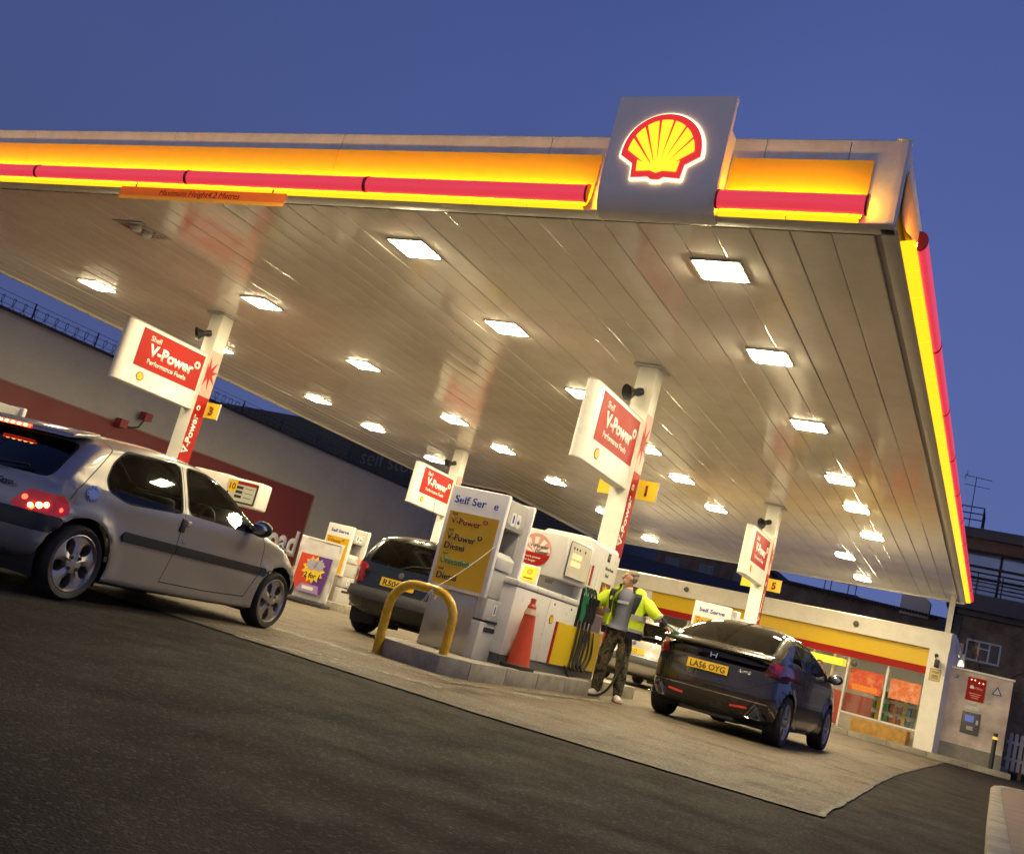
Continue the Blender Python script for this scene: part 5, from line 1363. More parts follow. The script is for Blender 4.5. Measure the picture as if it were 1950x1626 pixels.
def seat(t, x, y, z, m=None, nm='seat'):
    b = MB()
    b.tube([(x+.45, y, z), (x+.1, y, z-.02), (x, y, z+.02)], [.10, .12, .10], 10)
    b.prism([(x-.02, y-.2, z), (x+.12, y-.2, z), (x-.06, y-.18, z+.55), (x-.16, y-.17, z+.54)], (0, .4, 0)); b.prism([(x-.14, y-.12, z+.58), (x-.06, y-.12, z+.58), (x-.10, y-.11, z+.76), (x-.17, y-.11, z+.76)], (0, .24, 0))
    b.build(nm, m or M_LINING, t, bevel=.03, segs=3)
def uk_plate(t, mtx, txt, w=.52, h=.111, cut_=None):
    p = plate(w, h, mtx, .006, 'number_plate', M_PLATE, t, r=.012)
    m = mtx @ Matrix.Translation((0, 0, .0065))
    if txt: lettering(txt, M_INK, p, m @ Matrix.Translation((-(7-len(txt.replace(' ', '')))*w*.058, 0, 0)), h=.075, w=w*.86*len(txt.replace(' ', ''))/7, bold=.018, thick=.001)
    return p
def grow(pts, d):
    n = len(pts); c = Vector((sum(p[0] for p in pts)/n, sum(p[1] for p in pts)/n)); out = []
    for p in pts:
        v = Vector(p)-c; out.append(tuple(c+v*(1+d/max(.05, v.length))))
    return out
def mirror(t, x, y, z, side, m, s=1.0):
    b = MB(); b.tube([(x, y, z-.02), (x-.01, y+side*.06, z-.01)], .022, 8); 
    mm = Matrix.Translation((x-.01, y+side*.13, z+.015)) @ Matrix.Diagonal((.055*s, .105*s, .072*s, 1))
    bmesh.ops.create_icosphere(b.bm, subdivisions=3, radius=1, matrix=mm)
    o = b.build('door_mirror', m, t, smooth=True)
    b = MB(); mg = Matrix.Translation((x-.058*s, y+side*.13, z+.015)) @ Matrix.Diagonal((.012, .082*s, .052*s, 1)); bmesh.ops.create_icosphere(b.bm, subdivisions=2, radius=1, matrix=mg); b.build('mirror_glass', M_CHROME, o, smooth=True)
def car(name, label, loc, rz, P):
    t = thing(name, label, 'car', loc, R(rz))
    half = P['half']; wb = P['wb']; wr = P['wr']; wz = P.get('wz', wr)
    ar = wr+P.get('gap', .055)
    bm, W = shell_mesh(P['sil'], half, P['belt'], P['zr'], P['x0'], P['x1'], P['tumble'], P.get('r0', .11), P.get('rend', .22), P.get('taper', .07), [(0, wz, ar), (wb, wz, ar)], rrear=P.get('rrear'))
    for s in (1, -1):
        for x in (0, wb): cut(bm, 99, circle(x, wz, ar, 28)+[], 'y', lambda f, s=s: f.calc_center_median().y*s > half*.45)
    ids = {}
    # glazing, each with a black surround
    for k, pts in enumerate(P['side_glass']):
        for s in (1, -1):
            pid = 10+2*k+(s > 0); q = rounded(pts, P.get('wrad', .05))
            cut(bm, 5, grow(q, .016), 'y', SIDE[s], (0,)); cut(bm, pid, q, 'y', SIDE[s], (0, 5))
    q = rounded(P['screen'], .06); cut(bm, 5, grow(q, .015), 'x', FRONT, (0,)); cut(bm, 8, q, 'x', FRONT, (0, 5))
    q = rounded(P['rear_glass'], P.get('rgr', .07)); cut(bm, 5, grow(q, .018), 'x', REAR, (0,)); cut(bm, 9, q, 'x', REAR, (0, 5))
    P['cuts'](bm) if 'cuts' in P else None
    pm = P['paint']
    body = take(bm, (0,), 'body', pm, t)
    take(bm, (5,), 'window_surround', M_GAP, t)
    # inner lining, a skin 18 mm inside the panels
    nb = bmesh.new(); L = bm.faces.layers.int['part']; mp = {}
    for f in bm.faces:
        if f[L] in (0, 5) or f[L] >= 40 and f[L] < 99:
            vs = []
            for v in f.verts:
                if v not in mp: mp[v] = nb.verts.new(v.co-v.normal*.018)
                vs.append(mp[v])
            try: nb.faces.new(vs[::-1])
            except ValueError: pass
    me = bpy.data.meshes.new('lining'); nb.to_mesh(me); nb.free()
    for p in me.polygons: p.use_smooth = True
    link('lining', me, M_LINING, t)
    g = P.get('glass', M_CGLASS)
    for k in range(len(P['side_glass'])):
        for s in (0, 1): take(bm, (10+2*k+s,), 'side_window', g, t)
    take(bm, (8,), 'windscreen', M_CGLASS, t); take(bm, (9,), 'rear_window', P.get('rglass', g), t)
    for pid, nm, m, lift, thick in P.get('parts', ()):
        if nm in ('tail_lamp', 'rubbing_strip', 'headlight', 'exhaust_tip', 'reflector', 'side_indicator', 'bumper_side'):
            for s in (1, -1): take(bm, (pid,), nm, m, t, lift, thick, True, s)
        else: take(bm, (pid,), nm, m, t, lift, thick)
    bm.free()
    for x in (0, wb):
        arch_liner(t, x, wz, ar+.004, half*.45, half-.055)
        for s in (1, -1): wheel(t, x, s*(half-.095), wz, wr, s, P['rim'], P.get('wheel', 'alloy'), P.get('tw', .17))
    # floor and cabin
    b = MB(); b.box((P['x0']+.35, -half+.16, .20), (P['x1']-.35, half-.16, .30)); b.box((wb-.35, -half+.2, .3), (P['x1']-.3, half-.2, .58)); b.build('underbody', M_LINING, t)
    zc = P.get('cabin', .42)
    for y in (-.35, .35): seat(t, P.get('seatx', 1.05), y, zc)
    b = MB(); b.prism([(.05, -.55, zc), (.45, -.55, zc), (.10, -.55, zc+.08), (-.02, -.55, zc+.50), (-.12, -.55, zc+.50)], (0, 1.1, 0)); b.build('rear_bench', M_LINING, t, bevel=.04)
    b = MB(); b.prism([(P['dash']-.02, -half+.18, zc), (P['dash']+.3, -half+.18, zc), (P['dash']+.35, -half+.18, P['belt']-.02), (P['dash']-.02, -half+.18, P['belt']+.02), (P['dash']-.10, -half+.18, P['belt']-.08)], (0, 2*half-.36, 0)); b.build('dashboard', M_LINING, t, bevel=.03)
    m = Matrix.Translation((P['dash']-.2, -.34, P['belt']-.06)) @ Matrix.Rotation(R(-62), 4, 'Y')
    b = MB(); b.tube([m @ Vector((.18*math.cos(a*math.pi/12), .18*math.sin(a*math.pi/12), 0)) for a in range(24)], .016, 8, closed=True); b.tube([m @ Vector((-.17, 0, 0)), m @ Vector((.17, 0, 0))], .018, 6); b.build('steering_wheel', M_BLACK, t, smooth=True)
    mx, mz = P['mirror']
    for s in (1, -1): mirror(t, mx, s*(W(mx, mz)-.02), mz, s, P.get('mirror_m', M_BLACK))
    return t, W

def silver_hatch():
    sil = [(-.36, .22), (-.44, .30), (-.475, .42), (-.465, .53), (-.44, .58), (-.42, .66), (-.365, .78), (-.23, .95), (-.08, 1.10), (.03, 1.165), (.28, 1.205), (.65, 1.24), (1.0, 1.262), (1.35, 1.243), (1.62, 1.175), (1.95, 1.01), (2.18, .905), (2.48, .85), (2.80, .78), (3.03, .69), (3.17, .58), (3.225, .46), (3.235, .36), (3.19, .25), (3.05, .18), (2.6, .13), (1.3, .12), (.35, .13), (-.15, .19)]
    qwin = [(.30, 1.125), (.925, 1.175), (.965, .805), (.32, .775), (.12, .82), (.10, .90), (.16, 1.02)]
    dwin = [(1.015, 1.178), (1.36, 1.17), (1.62, 1.10), (2.02, .90), (2.04, .815), (1.05, .82)]
    def cuts(bm):
        for s in (-1, 1):
            # black bumper insert and rubbing strip
            cut(bm, 41, [(.40, .49), (2.34, .475), (2.37, .505), (2.34, .545), (.40, .565), (.37, .53)], 'y', SIDE[s], (0,))
        cut(bm, 42, [(-.6, .43), (-.22, .435), (-.17, .46), (-.24, .545), (-.6, .545)], 'y', lambda f: True, (0,))
        for s in (-1, 1):
            cut(bm, 43, rounded([(s*.47, .57), (s*.52, .55), (s*.95, .55), (s*.95, .69), (s*.56, .69)], .02), 'x', lambda f: f.normal.x < -.03 and f.calc_center_median().x < -.25, (0,))
            cut(bm, 43, rounded([(-.55, .55), (-.23, .55), (-.185, .59), (-.195, .655), (-.25, .69), (-.55, .69)], .03), 'y', lambda f, s=s: f.calc_center_median().y*s > .62, (0,))
            cut(bm, 44, rounded([(2.86, .53), (3.18, .51), (3.12, .64), (2.96, .69), (2.84, .69)], .03), 'y', lambda f, s=s: f.calc_center_median().y*s > .34, (0,))
            cut(bm, 45, [(2.40, .494), (2.47, .492), (2.47, .528), (2.40, .53)], 'y', SIDE[s], (0,))
        cut(bm, 46, [(2.95, .36), (3.35, .36), (3.35, .47), (2.95, .49)], 'y', lambda f: True, (0,))
        for s in (-1, 1):
            T = SIDE[s]
            seam(bm, 5, [(.955, 1.21), (1.005, .80), (1.01, .53), (.965, .25)], 'y', T, .004, (0, 41))
            seam(bm, 5, [(2.12, .88), (2.24, .72), (2.28, .52), (2.17, .26)], 'y', T, .004, (0, 41))
            seam(bm, 5, [(.965, .25), (1.6, .245), (2.17, .26)], 'y', T, .004, (0,))
            seam(bm, 5, [(.955, 1.21), (1.36, 1.203), (1.66, 1.13), (2.12, .88)], 'y', T, .004, (0,))
            seam(bm, 5, [(.19, 1.20), (.15, 1.11), (-.17, .77), (-.20, .69)], 'y', T, .004, (0,))
            seam(bm, 5, [(2.22, .86), (2.7, .78), (3.05, .66)], 'y', T, .0035, (0,))
            cut(bm, 47, circle(-.03, .765, .058, 20), 'y', lambda f, s=s: f.normal.y < -.12, (0,)) if s < 0 else None
    lens = mat('lamp_lens_lit', (.35, .012, .012), .12, coat=1.0); lb = lens.node_tree.nodes['Principled BSDF']; lb.inputs['Emission Color'].default_value = (1, .03, .015, 1); lb.inputs['Emission Strength'].default_value = .16
    pm = paint('silver_paint', (.36, .34, .32), .5, .36)
    t, W = car('hatchback_car', 'silver three door hatchback with lit brake lights at the left, nearest the camera', (-6.60, 5.06, 0), 96.7, dict(sil=sil, half=.80, wb=2.63, wr=.268, rim=.200, belt=.84, zr=1.285, x0=-.475, x1=3.235, tumble=.18, r0=.10, rend=.26, rrear=.10, taper=.08, side_glass=[qwin, dwin], wrad=.07,
        screen=[(-.60, .97), (.60, .97), (.52, 1.215), (-.52, 1.215)], rear_glass=[(-.63, .80), (.63, .80), (.555, 1.085), (-.555, 1.085)], rgr=.08, paint=pm, rglass=M_CGLASSD, cuts=cuts, seatx=1.25, dash=1.95, cabin=.36, mirror=(1.98, .855), gap=.058, tw=.18,
        parts=[(41, 'rubbing_strip', M_BLACK, 0, .014), (42, 'rear_bumper_insert', M_BLACK, 0, .012), (43, 'tail_lamp', lens, 0, .006), (44, 'headlight', M_LAMPC, 0, .004), (45, 'side_indicator', M_LAMPC, .015, .002), (46, 'front_bumper_insert', M_BLACK, 0, .008), (47, 'fuel_cap', M_CHROME, 0, .005)]))
    # lit bulbs within the right tail lamp
    lamp = [o for o in t.children if o.name.startswith('tail_lamp')][-1]; lv = [v.co for v in lamp.data.vertices if v.co.y < 0] or [v.co for o in t.children if o.name.startswith('tail_lamp') for v in o.data.vertices if v.co.y < 0]
    for (dx, dy, z, r, m) in ((-.40, -.68, .595, .030, M_LAMPHOT), (-.41, -.725, .61, .024, M_LAMPHOT), (-.40, -.64, .585, .022, M_LAMPHOT), (-.41, -.56, .625, .030, M_LAMPON), (-.36, -.755, .60, .020, M_LAMPON)):
        b = MB(); c = min(lv, key=lambda q: (q.y-dy)**2+(q.z-z)**2+max(0, q.x+.2)); mm = Matrix.Translation((c.x, dy, z)) @ Matrix.Diagonal((r*.5, r, r*.8, 1)); bmesh.ops.create_icosphere(b.bm, subdivisions=2, radius=1, matrix=mm); b.build('lit_bulb', m, t, smooth=True)
    # spoiler with high brake light
    b = MB(); b.prism([(-.17, -.56, 1.105), (-.15, -.56, 1.14), (.12, -.54, 1.20), (.12, -.54, 1.165)], (0, 1.08, 0)); sp = b.build('roof_spoiler', pm, t, bevel=.012)
    b = MB(); b.box((-.176, -.16, 1.108), (-.15, .16, 1.134)); l = b.build('brake_light', M_LAMPON, sp)
    b = MB()
    for k in range(5): mm = Matrix.Translation((-.178, -.12+.06*k, 1.121)) @ Matrix.Diagonal((.006, .018, .009, 1)); bmesh.ops.create_icosphere(b.bm, subdivisions=2, radius=1, matrix=mm)
    b.build('bulb_row', M_LAMPHOT, l, smooth=True)
    b = MB(); b.tube([(-.395, .0, .79), (-.385, -.12, .82), (-.345, -.46, .845)], .012, 6); b.build('rear_wiper', M_BLACK, t)
    p = plate(.50, .11, frame((-.445, .0, .64), (0, -1, 0), (.18, 0, 1)), .006, 'number_plate', M_PLATE, t, r=.01)
    lettering('Saxo', M_INK, t, frame((-.412, -.36, .705), (.03, -1, 0), (.38, 0, 1)), h=.045, w=.15, bold=.012, shear=.35, thick=.004, name='badge')
    # fuel cap screws, handles, aerial
    yy = W(-.03, .765)
    b = MB()
    for k in range(10):
        a = 2*math.pi*k/10; b.lathe([(0, .0), (.006, 0), (.0, .004)], 6, Matrix.Translation((-.03+.044*math.cos(a), -yy-.006, .765+.044*math.sin(a))) @ Matrix.Rotation(R(90), 4, 'X'))
    b.build('cap_screws', M_BLACK, t)
    for s in (-1, 1):
        w = W(1.06, .72); 
        b = MB(); b.box((.975, s*w-.012, .665), (1.035, s*w+.012, .775)); b.build('handle_recess', M_BLACK, t, bevel=.01)
        b = MB(); b.box((1.04, s*w-.01, .72), (1.10, s*w+.014, .765)); h = b.build('door_handle', pm, t, bevel=.01)
        b = MB(); b.lathe([(0, 0), (.017, 0), (.015, .006), (0, .008)], 12, Matrix.Translation((1.08, s*(w-.003), .60)) @ Matrix.Rotation(R(90 if s < 0 else -90), 4, 'X')); b.build('door_lock', M_CHROME, t)
    b = MB(); b.box((-.50, -.56, .24), (-.445, -.44, .28)); b.build('exhaust_tip', M_DGREY, t)
silver_hatch()

def black_coupe():
    sil = [(-.62, .22), (-.71, .33), (-.745, .50), (-.73, .68), (-.70, .80), (-.70, .93), (-.66, 1.00), (-.48, 1.075), (-.15, 1.215), (.25, 1.36), (.70, 1.445), (1.1, 1.455), (1.55, 1.40), (2.1, 1.20), (2.55, 1.02), (2.95, .92), (3.25, .78), (3.42, .60), (3.46, .42), (3.38, .26), (3.1, .18), (2.0, .15), (.8, .15), (-.2, .17)]
    dwin = [(.62, 1.32), (1.05, 1.345), (1.55, 1.30), (2.25, 1.03), (2.2, .96), (.55, .99)]
    qwin = [(.10, 1.20), (.56, 1.31), (.50, 1.0), (-.10, 1.05)]
    def cuts(bm):
        # lower rear window, lamp bar, diffuser and triangle exhausts seen from behind
        cut(bm, 41, [(-.60, .83), (.60, .83), (.66, .935), (-.66, .935)], 'x', REAR, (0,))
        for s in (1, -1):
            cut(bm, 43, [(s*.62, .80), (s*.95, .80), (s*.95, .965), (s*.66, .965)], 'x', REAR, (0,))
            seam(bm, 5, [(.45, 1.33), (.50, .98), (.72, .62), (.62, .27)], 'y', SIDE[s], .004, (0,)); seam(bm, 5, [(2.32, .98), (2.5, .7), (2.4, .28)], 'y', SIDE[s], .004, (0,))
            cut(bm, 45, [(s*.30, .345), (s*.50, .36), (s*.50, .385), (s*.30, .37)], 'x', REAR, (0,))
            cut(bm, 44, [(s*.52, .28), (s*.70, .28), (s*.61, .42)], 'x', REAR, (0,))
            seam(bm, 5, [(-.46, 1.10), (-.30, .66), (0, .60)], 'y', SIDE[s], .004, (0,))
        seam(bm, 42, [(-.80, .30), (-.72, .46), (.72, .46), (.80, .30)], 'x', REAR, .006, (0,))
        cut(bm, 46, [(-.74, .22), (.74, .22), (.66, .29), (-.66, .29)], 'x', REAR, (0,))
        seam(bm, 5, [(-.80, .775), (-.4, .56), (.4, .56), (.80, .775)], 'x', REAR, .004, (0,))
    pm = paint('black_paint', (.030, .024, .022), .4, .26)
    t, W = car('coupe_car', 'black coupe hatchback seen from behind with plate LA56 OYG, being filled', (-3.12, 13.30, 0), 87, dict(sil=sil, half=.83, wb=2.56, wr=.312, rim=.215, belt=.98, zr=1.45, x0=-.745, x1=3.46, tumble=.29, r0=.13, rend=.30, taper=.09, side_glass=[qwin, dwin],
        screen=[(-.66, 1.05), (.66, 1.05), (.56, 1.37), (-.56, 1.37)], rear_glass=[(-.63, 1.055), (.63, 1.055), (.50, 1.385), (-.50, 1.385)], paint=pm, rglass=M_CGLASSD, cuts=cuts, seatx=1.1, dash=2.05, cabin=.45, mirror=(2.12, 1.0), tw=.21, gap=.045,
        parts=[(41, 'lower_rear_window', M_CGLASSD, 0, 0), (42, 'bumper_line', M_CHROME, 0, .002), (43, 'tail_lamp', M_LAMPR, 0, .004), (44, 'exhaust_tip', M_DGREY, 0, .012), (45, 'reflector', emit('reflector_red_glow', (.75, .05, .03), .25), 0, .003), (46, 'diffuser', M_BLACK, 0, .01)]))  # reflectors carry added emission in place of returned light
    uk_plate(t, frame((-.757, .04, .735), (0, -1, 0), (.05, 0, 1)), 'LA56 OYG')
    b = MB(); b.prism([(-.715, -.70, .955), (-.74, -.70, .985), (-.62, -.70, 1.03), (-.55, -.70, 1.035)], (0, 1.4, 0)); b.build('rear_spoiler', pm, t, bevel=.01)
    m = frame((-.727, .0, .885), (0, -1, 0), (.1, 0, 1))
    b = MB()
    for pts in ([(-.04, -.03), (-.025, -.03), (-.033, .03), (-.048, .03)], [(.04, -.03), (.048, .03), (.033, .03), (.025, -.03)], [(-.032, -.006), (.032, -.006), (.032, .006), (-.032, .006)]): b.prism([m @ Vector((*p, 0)) for p in pts], m.to_3x3() @ Vector((0, 0, .006)))
    b.build('badge', M_CHROME, t)
    lettering('CIVIC', M_CHROME, t, frame((-.742, -.42, .775), (0, -1, 0), (.05, 0, 1)), h=.026, w=.16, bold=.01, thick=.003, name='badge')
    for s in (1, -1):   # exhaust surround
        o = []; 
        b = MB(); tri = [(-.748, s*.51, .272), (-.748, s*.71, .272), (-.748, s*.61, .435)]
        b.tube([Vector(tri[k]) for k in (0, 1, 2)], .009, 6, closed=True); b.build('exhaust_surround', M_CHROME, t)
    b = MB(); b.box((.30, -.16, .12), (1.6, .16, .22)); b.box((-.6, -.35, .17), (-.3, .35, .30)); b.build('silencer', M_DGREY, t, bevel=.03)
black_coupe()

def generic_hatch(name, label, loc, rz, pm, txt, glass_, h=1.42, wheelst='steel', lamps=True, high=False):
    k = h/1.42
    sil = [(-.55, .28), (-.62, .38), (-.64, .52), (-.60, .62), (-.57, .74), (-.53, .93*k), (-.40, 1.16*k), (-.26, 1.33*k), (-.14, 1.385*k), (.2, 1.415*k), (.8, 1.42*k), (1.25, 1.38*k), (1.62, 1.24*k), (2.0, 1.02*k), (2.2, .94*k), (2.6, .89*k), (2.9, .80), (3.06, .66), (3.10, .48), (3.04, .30), (2.8, .22), (1.8, .20), (.6, .20), (-.2, .22)]
    b0 = .90*k
    sg = [[(-.22, 1.27*k), (.55, 1.33*k), (.55, b0), (-.30, b0+.02)], [(.63, 1.33*k), (1.18, 1.31*k), (1.95, b0+.06), (1.95, b0), (.63, b0)]]
    def cuts(bm):
        cut(bm, 41, [(-.9, .47), (.9, .47), (.9, .60), (-.9, .60)], 'x', REAR, (0,)); cut(bm, 42, [(-.9, .22), (.9, .22), (.9, .468), (-.9, .468)], 'x', lambda f: f.normal.x < -.12 and f.calc_center_median().x < -.3, (0,))
        for s in (1, -1):
            cut(bm, 43, rounded([(s*.56, .66), (s*.95, .66), (s*.95, .92*k), (s*.62, .92*k)], .02), 'x', REAR, (0,))
            cut(bm, 44, [(-.5, .48), (-.33, .48), (-.33, .60), (-.5, .60)], 'y', SIDE[s], (0,))
            seam(bm, 5, [(.59, 1.36*k), (.59, .5), (.66, .25)], 'y', SIDE[s], .004, (0,)); seam(bm, 5, [(2.05, .92), (2.15, .6), (2.1, .26)], 'y', SIDE[s], .004, (0,))
            cut(bm, 45, [(.4, .52), (2.1, .52), (2.1, .57), (.4, .57)], 'y', SIDE[s], (0,))
        seam(bm, 5, [(-.66, 1.0*k), (-.60, .64), (.60, .64), (.66, 1.0*k)], 'x', REAR, .004, (0,))
    t, W = car(name, label, loc, rz, dict(sil=sil, half=.81, wb=2.44, wr=.285, rim=.185, belt=b0, zr=1.42*k, x0=-.64, x1=3.10, tumble=.15, r0=.10, rend=.20, side_glass=sg, screen=[(-.62, b0+.08), (.62, b0+.08), (.54, 1.31*k), (-.54, 1.31*k)],
        rear_glass=[(-.60, .93*k), (.60, .93*k), (.53, 1.29*k), (-.53, 1.29*k)], rgr=.09, paint=pm, glass=glass_, cuts=cuts, seatx=1.0, dash=1.85, cabin=.45, mirror=(1.86, b0+.03), wheel=wheelst,
        parts=[(41, 'rear_bumper', mat('bumper_grey', (.045, .045, .047), .6), 0, .035), (42, 'bumper_skirt', pm, 0, .004), (43, 'tail_lamp', M_LAMPR, 0, .006), (44, 'bumper_side', mat('bumper_grey', (.045, .045, .047), .6), 0, .02), (45, 'rubbing_strip', M_BLACK, 0, .01)]))
    uk_plate(t, frame((-.585, .0, .725), (0, -1, 0), (.12, 0, 1)), txt)
    b = MB(); b.tube([(-.545, .02, .935*k), (-.50, -.1, 1.0*k), (-.46, -.38, 1.04*k)], .010, 6); b.build('rear_wiper', M_BLACK, t)
    b = MB(); b.lathe([(0, 0), (.045, 0), (.04, .008), (0, .01)], 18, frame((-.556, .0, .845*k), (0, -1, 0), (.15, 0, 1))); b.build('badge', M_DGREY, t, smooth=True)
    return t, W
g, W_ = generic_hatch('hatchback_car', 'dark green hatchback with plate R506 parked behind the yellow hoop', (-6.98, 11.80, 0), 90, paint('green_paint', (.004, .010, .008), .3, .28), 'R506', glass('car_glass_mid', (.22, .24, .23)))
b = MB(); b.tube([(.15, .18, 1.41), (.05, .18, 2.0)], .004, 5); b.build('aerial_rod', M_BLACK, g)
b = MB(); b.lathe([(0, 0), (.03, .0), (.025, .01), (0, .012)], 12, frame((-.548, .70, .90), (0, -1, 0), (.15, 0, 1))); b.build('lit_lamp', M_LAMPON, g)
generic_hatch('hatchback_car', 'pale silver hatchback with yellow rear plate parked beyond the man in the yellow jacket', (-6.85, 21.15, 0), 90, paint('pale_silver', (.50, .48, .45), .5, .33), '09 OLO', M_CGLASSD, h=1.46)
generic_hatch('hatchback_car', 'black car in the far left lane, only its roof showing above the white poster', (-15.75, 22.7, gz(-16)), 90, paint('black_paint_far', (.012, .012, .014), .3, .3), '', M_CGLASSD, h=1.50)
# ------------------------------------------------------------------ people
M_SKIN = mat('skin', (.52, .30, .20), .55, var=.06)
def skin_mesh(name, verts, edges, radii, root, m, parent, sub=2):
    me = bpy.data.meshes.new(name); me.from_pydata([tuple(v) for v in verts], edges, [])
    o = bpy.data.objects.new(name, me); C.objects.link(o)
    sk = o.modifiers.new('skin', 'SKIN'); sk.use_smooth_shade = True; sk.branch_smoothing = .4
    for i, r in enumerate(radii):
        d = me.skin_vertices[0].data[i]; d.radius = (r, r) if not isinstance(r, tuple) else r; d.use_root = (i == root)
    ss = o.modifiers.new('sub', 'SUBSURF'); ss.levels = sub; ss.render_levels = sub
    bpy.context.view_layer.update()
    dg = bpy.context.evaluated_depsgraph_get()
    nm = bpy.data.meshes.new_from_object(o.evaluated_get(dg)); bpy.data.objects.remove(o)
    for p in nm.polygons: p.use_smooth = True
    nm.name = name
    return nm
def chain(*items):
    V = []; E_ = []; RR = []; idx = {}
    for it in items:
        prev = None
        for nm, p, r in it:
            if nm in idx: i = idx[nm]
            else: i = len(V); idx[nm] = i; V.append(Vector(p)); RR.append(r)
            if prev is not None: E_.append((prev, i))
            prev = i
    return V, E_, RR
def join_meshes(name, meshes, m, parent):
    bm = bmesh.new()
    for x in meshes: bm.from_mesh(x)
    me = bpy.data.meshes.new(name); bm.to_mesh(me); bm.free()
    for p in me.polygons: p.use_smooth = True
    return link(name, me, m, parent)
def hand(wrist, dirv, palm_n, curl=.6, s=1.0, thumb=1):
    """five fingers on a palm; dirv points along the fingers, palm_n out of the palm."""
    d = Vector(dirv).normalized(); n = Vector(palm_n); n = (n-n.dot(d)*d).normalized(); sx = d.cross(n)
    w = Vector(wrist); V = []; E_ = []; RR = []
    def add(p, r, prev=None):
        V.append(p); RR.append(r); 
        if prev is not None: E_.append((prev, len(V)-1))
        return len(V)-1
    r0 = add(w, .026*s); r1 = add(w+d*.045*s, (.030*s)); r2 = None
    E_.append((r0, r1))
    for k, (off, L) in enumerate(((-.030, .068), (-.010, .078), (.010, .073), (.030, .058))):
        b0 = add(w+d*.085*s+sx*off*s, .011*s, r1); p = V[b0]; c = 0
        for seg in range(3):
            c += curl*.55; dd = d*math.cos(c)+n*math.sin(c); p = p+dd*L*s*(.42, .33, .25)[seg]; b0 = add(p, (.0095, .0088, .0075)[seg]*s, b0)
    t0 = add(w+d*.03*s-sx*.034*thumb*s+n*.01*s, .012*s, r1); p = V[t0]
    for seg in range(2):
        p = p+(d*.6-sx*thumb*.45+n*(.3+.3*seg)).normalized()*.034*s; t0 = add(p, (.0105, .009)[seg]*s, t0)
    return V, E_, RR
def person(label, loc, rz, J, cloth, hair_col, hair=True, hands=((1, .6), (1, .6)), name='person'):
    t = thing(name, label, 'person', loc, R(rz))
    j = {k: Vector(v) for k, v in J.items()}
    # one continuous body
    V, E_, RR = chain(
        [('pel', j['pel'], .125), ('waist', j['waist'], .125), ('chest', j['chest'], .145), ('up', j['up'], .12), ('neck', j['neck'], .056), ('skull0', j['head']-Vector((0, 0, .055)), .066), ('skull1', j['head']+Vector((0, 0, .02)), .082), ('skull2', j['head']+Vector((0, 0, .075)), .070)],
        [('up', 0, 0), ('shl', j['shl'], .068), ('ell', j['ell'], .046), ('wrl', j['wrl'], .030), ('pal', j['wrl']+(j['hal']-j['wrl'])*.5, .032)],
        [('up', 0, 0), ('shr', j['shr'], .068), ('elr', j['elr'], .046), ('wrr', j['wrr'], .030), ('par', j['wrr']+(j['har']-j['wrr'])*.5, .032)],
        [('pel', 0, 0), ('hil', j['hil'], .092), ('knl', j['knl'], .062), ('anl', j['anl'], .042)],
        [('pel', 0, 0), ('hir', j['hir'], .092), ('knr', j['knr'], .062), ('anr', j['anr'], .042)])
    parts = [skin_mesh('body', V, E_, RR, 0, None, None)]
    for side, (th, cu) in zip('lr', hands):
        w = j['wr'+side]; h = j['ha'+side]; v, e, r = hand(w, h-w, j['pn'+side], cu, 1.0, th); parts.append(skin_mesh('hand', v, e, r, 0, None, None, 1))
    # face: nose, brow, chin, ears grown onto the head
    f = j['face'].normalized(); up = Vector((0, 0, 1)); sx = up.cross(f).normalized(); h = j['head']
    def blob(p, s_, q=2):
        bm = bmesh.new(); mm = Matrix((sx, f, up)).transposed().to_4x4(); mm.translation = p
        bmesh.ops.create_icosphere(bm, subdivisions=q, radius=1, matrix=mm @ Matrix.Diagonal((*s_, 1))); me = bpy.data.meshes.new('b'); bm.to_mesh(me); bm.free(); return me
    parts += [blob(h+f*.085-up*.012, (.013, .022, .022)), blob(h+f*.066-up*.080, (.030, .024, .022)), blob(h+sx*.082-up*.005, (.010, .020, .030)), blob(h-sx*.082-up*.005, (.010, .020, .030)), blob(h+f*.070+up*.028, (.050, .014, .012)), blob(h+f*.028-up*.05, (.055, .055, .05))]
    body = join_meshes('body', parts, cloth.get('skin', M_SKIN), t)
    e = [blob(h+f*.079+sx*s*.030+up*.012, (.012, .008, .008)) for s in (1, -1)]; join_meshes('eyes', e, M_WPR, body)
    e = [blob(h+f*.0865+sx*s*.030+up*.012, (.005, .003, .005)) for s in (1, -1)]; join_meshes('pupils', e, M_INK, body)
    join_meshes('mouth', [blob(h+f*.083-up*.050, (.022, .007, .005))], mat('lips', (.35, .12, .10), .5), body)
    hm = mat('hair_'+hair_col[0], hair_col[1], .8, var=.3, scale=40, bump=.6, bscale=120)
    parts = [blob(h-f*.030+up*.052, (.084, .084, .058), 3), blob(h-f*.052+up*.0, (.080, .055, .070), 3)]
    if hair_col[0] == 'blond': parts += [blob(h-f*.05-up*.09, (.085, .05, .10), 3)]
    hb = join_meshes('hair', parts, hm, body)
    for v in hb.data.vertices: v.co += Vector(noise.noise_vector(v.co*38))*.006
    return t, j, body
def garment(name, items, m, parent, root=0, wob=.008, sub=2):
    V, E_, RR = chain(*items); me = skin_mesh(name, V, E_, RR, root, None, None, sub)
    o = link(name, me, m, parent)
    for v in me.vertices: v.co += Vector(noise.noise_vector(v.co*9))*wob + Vector(noise.noise_vector(v.co*24))*wob*.4
    return o
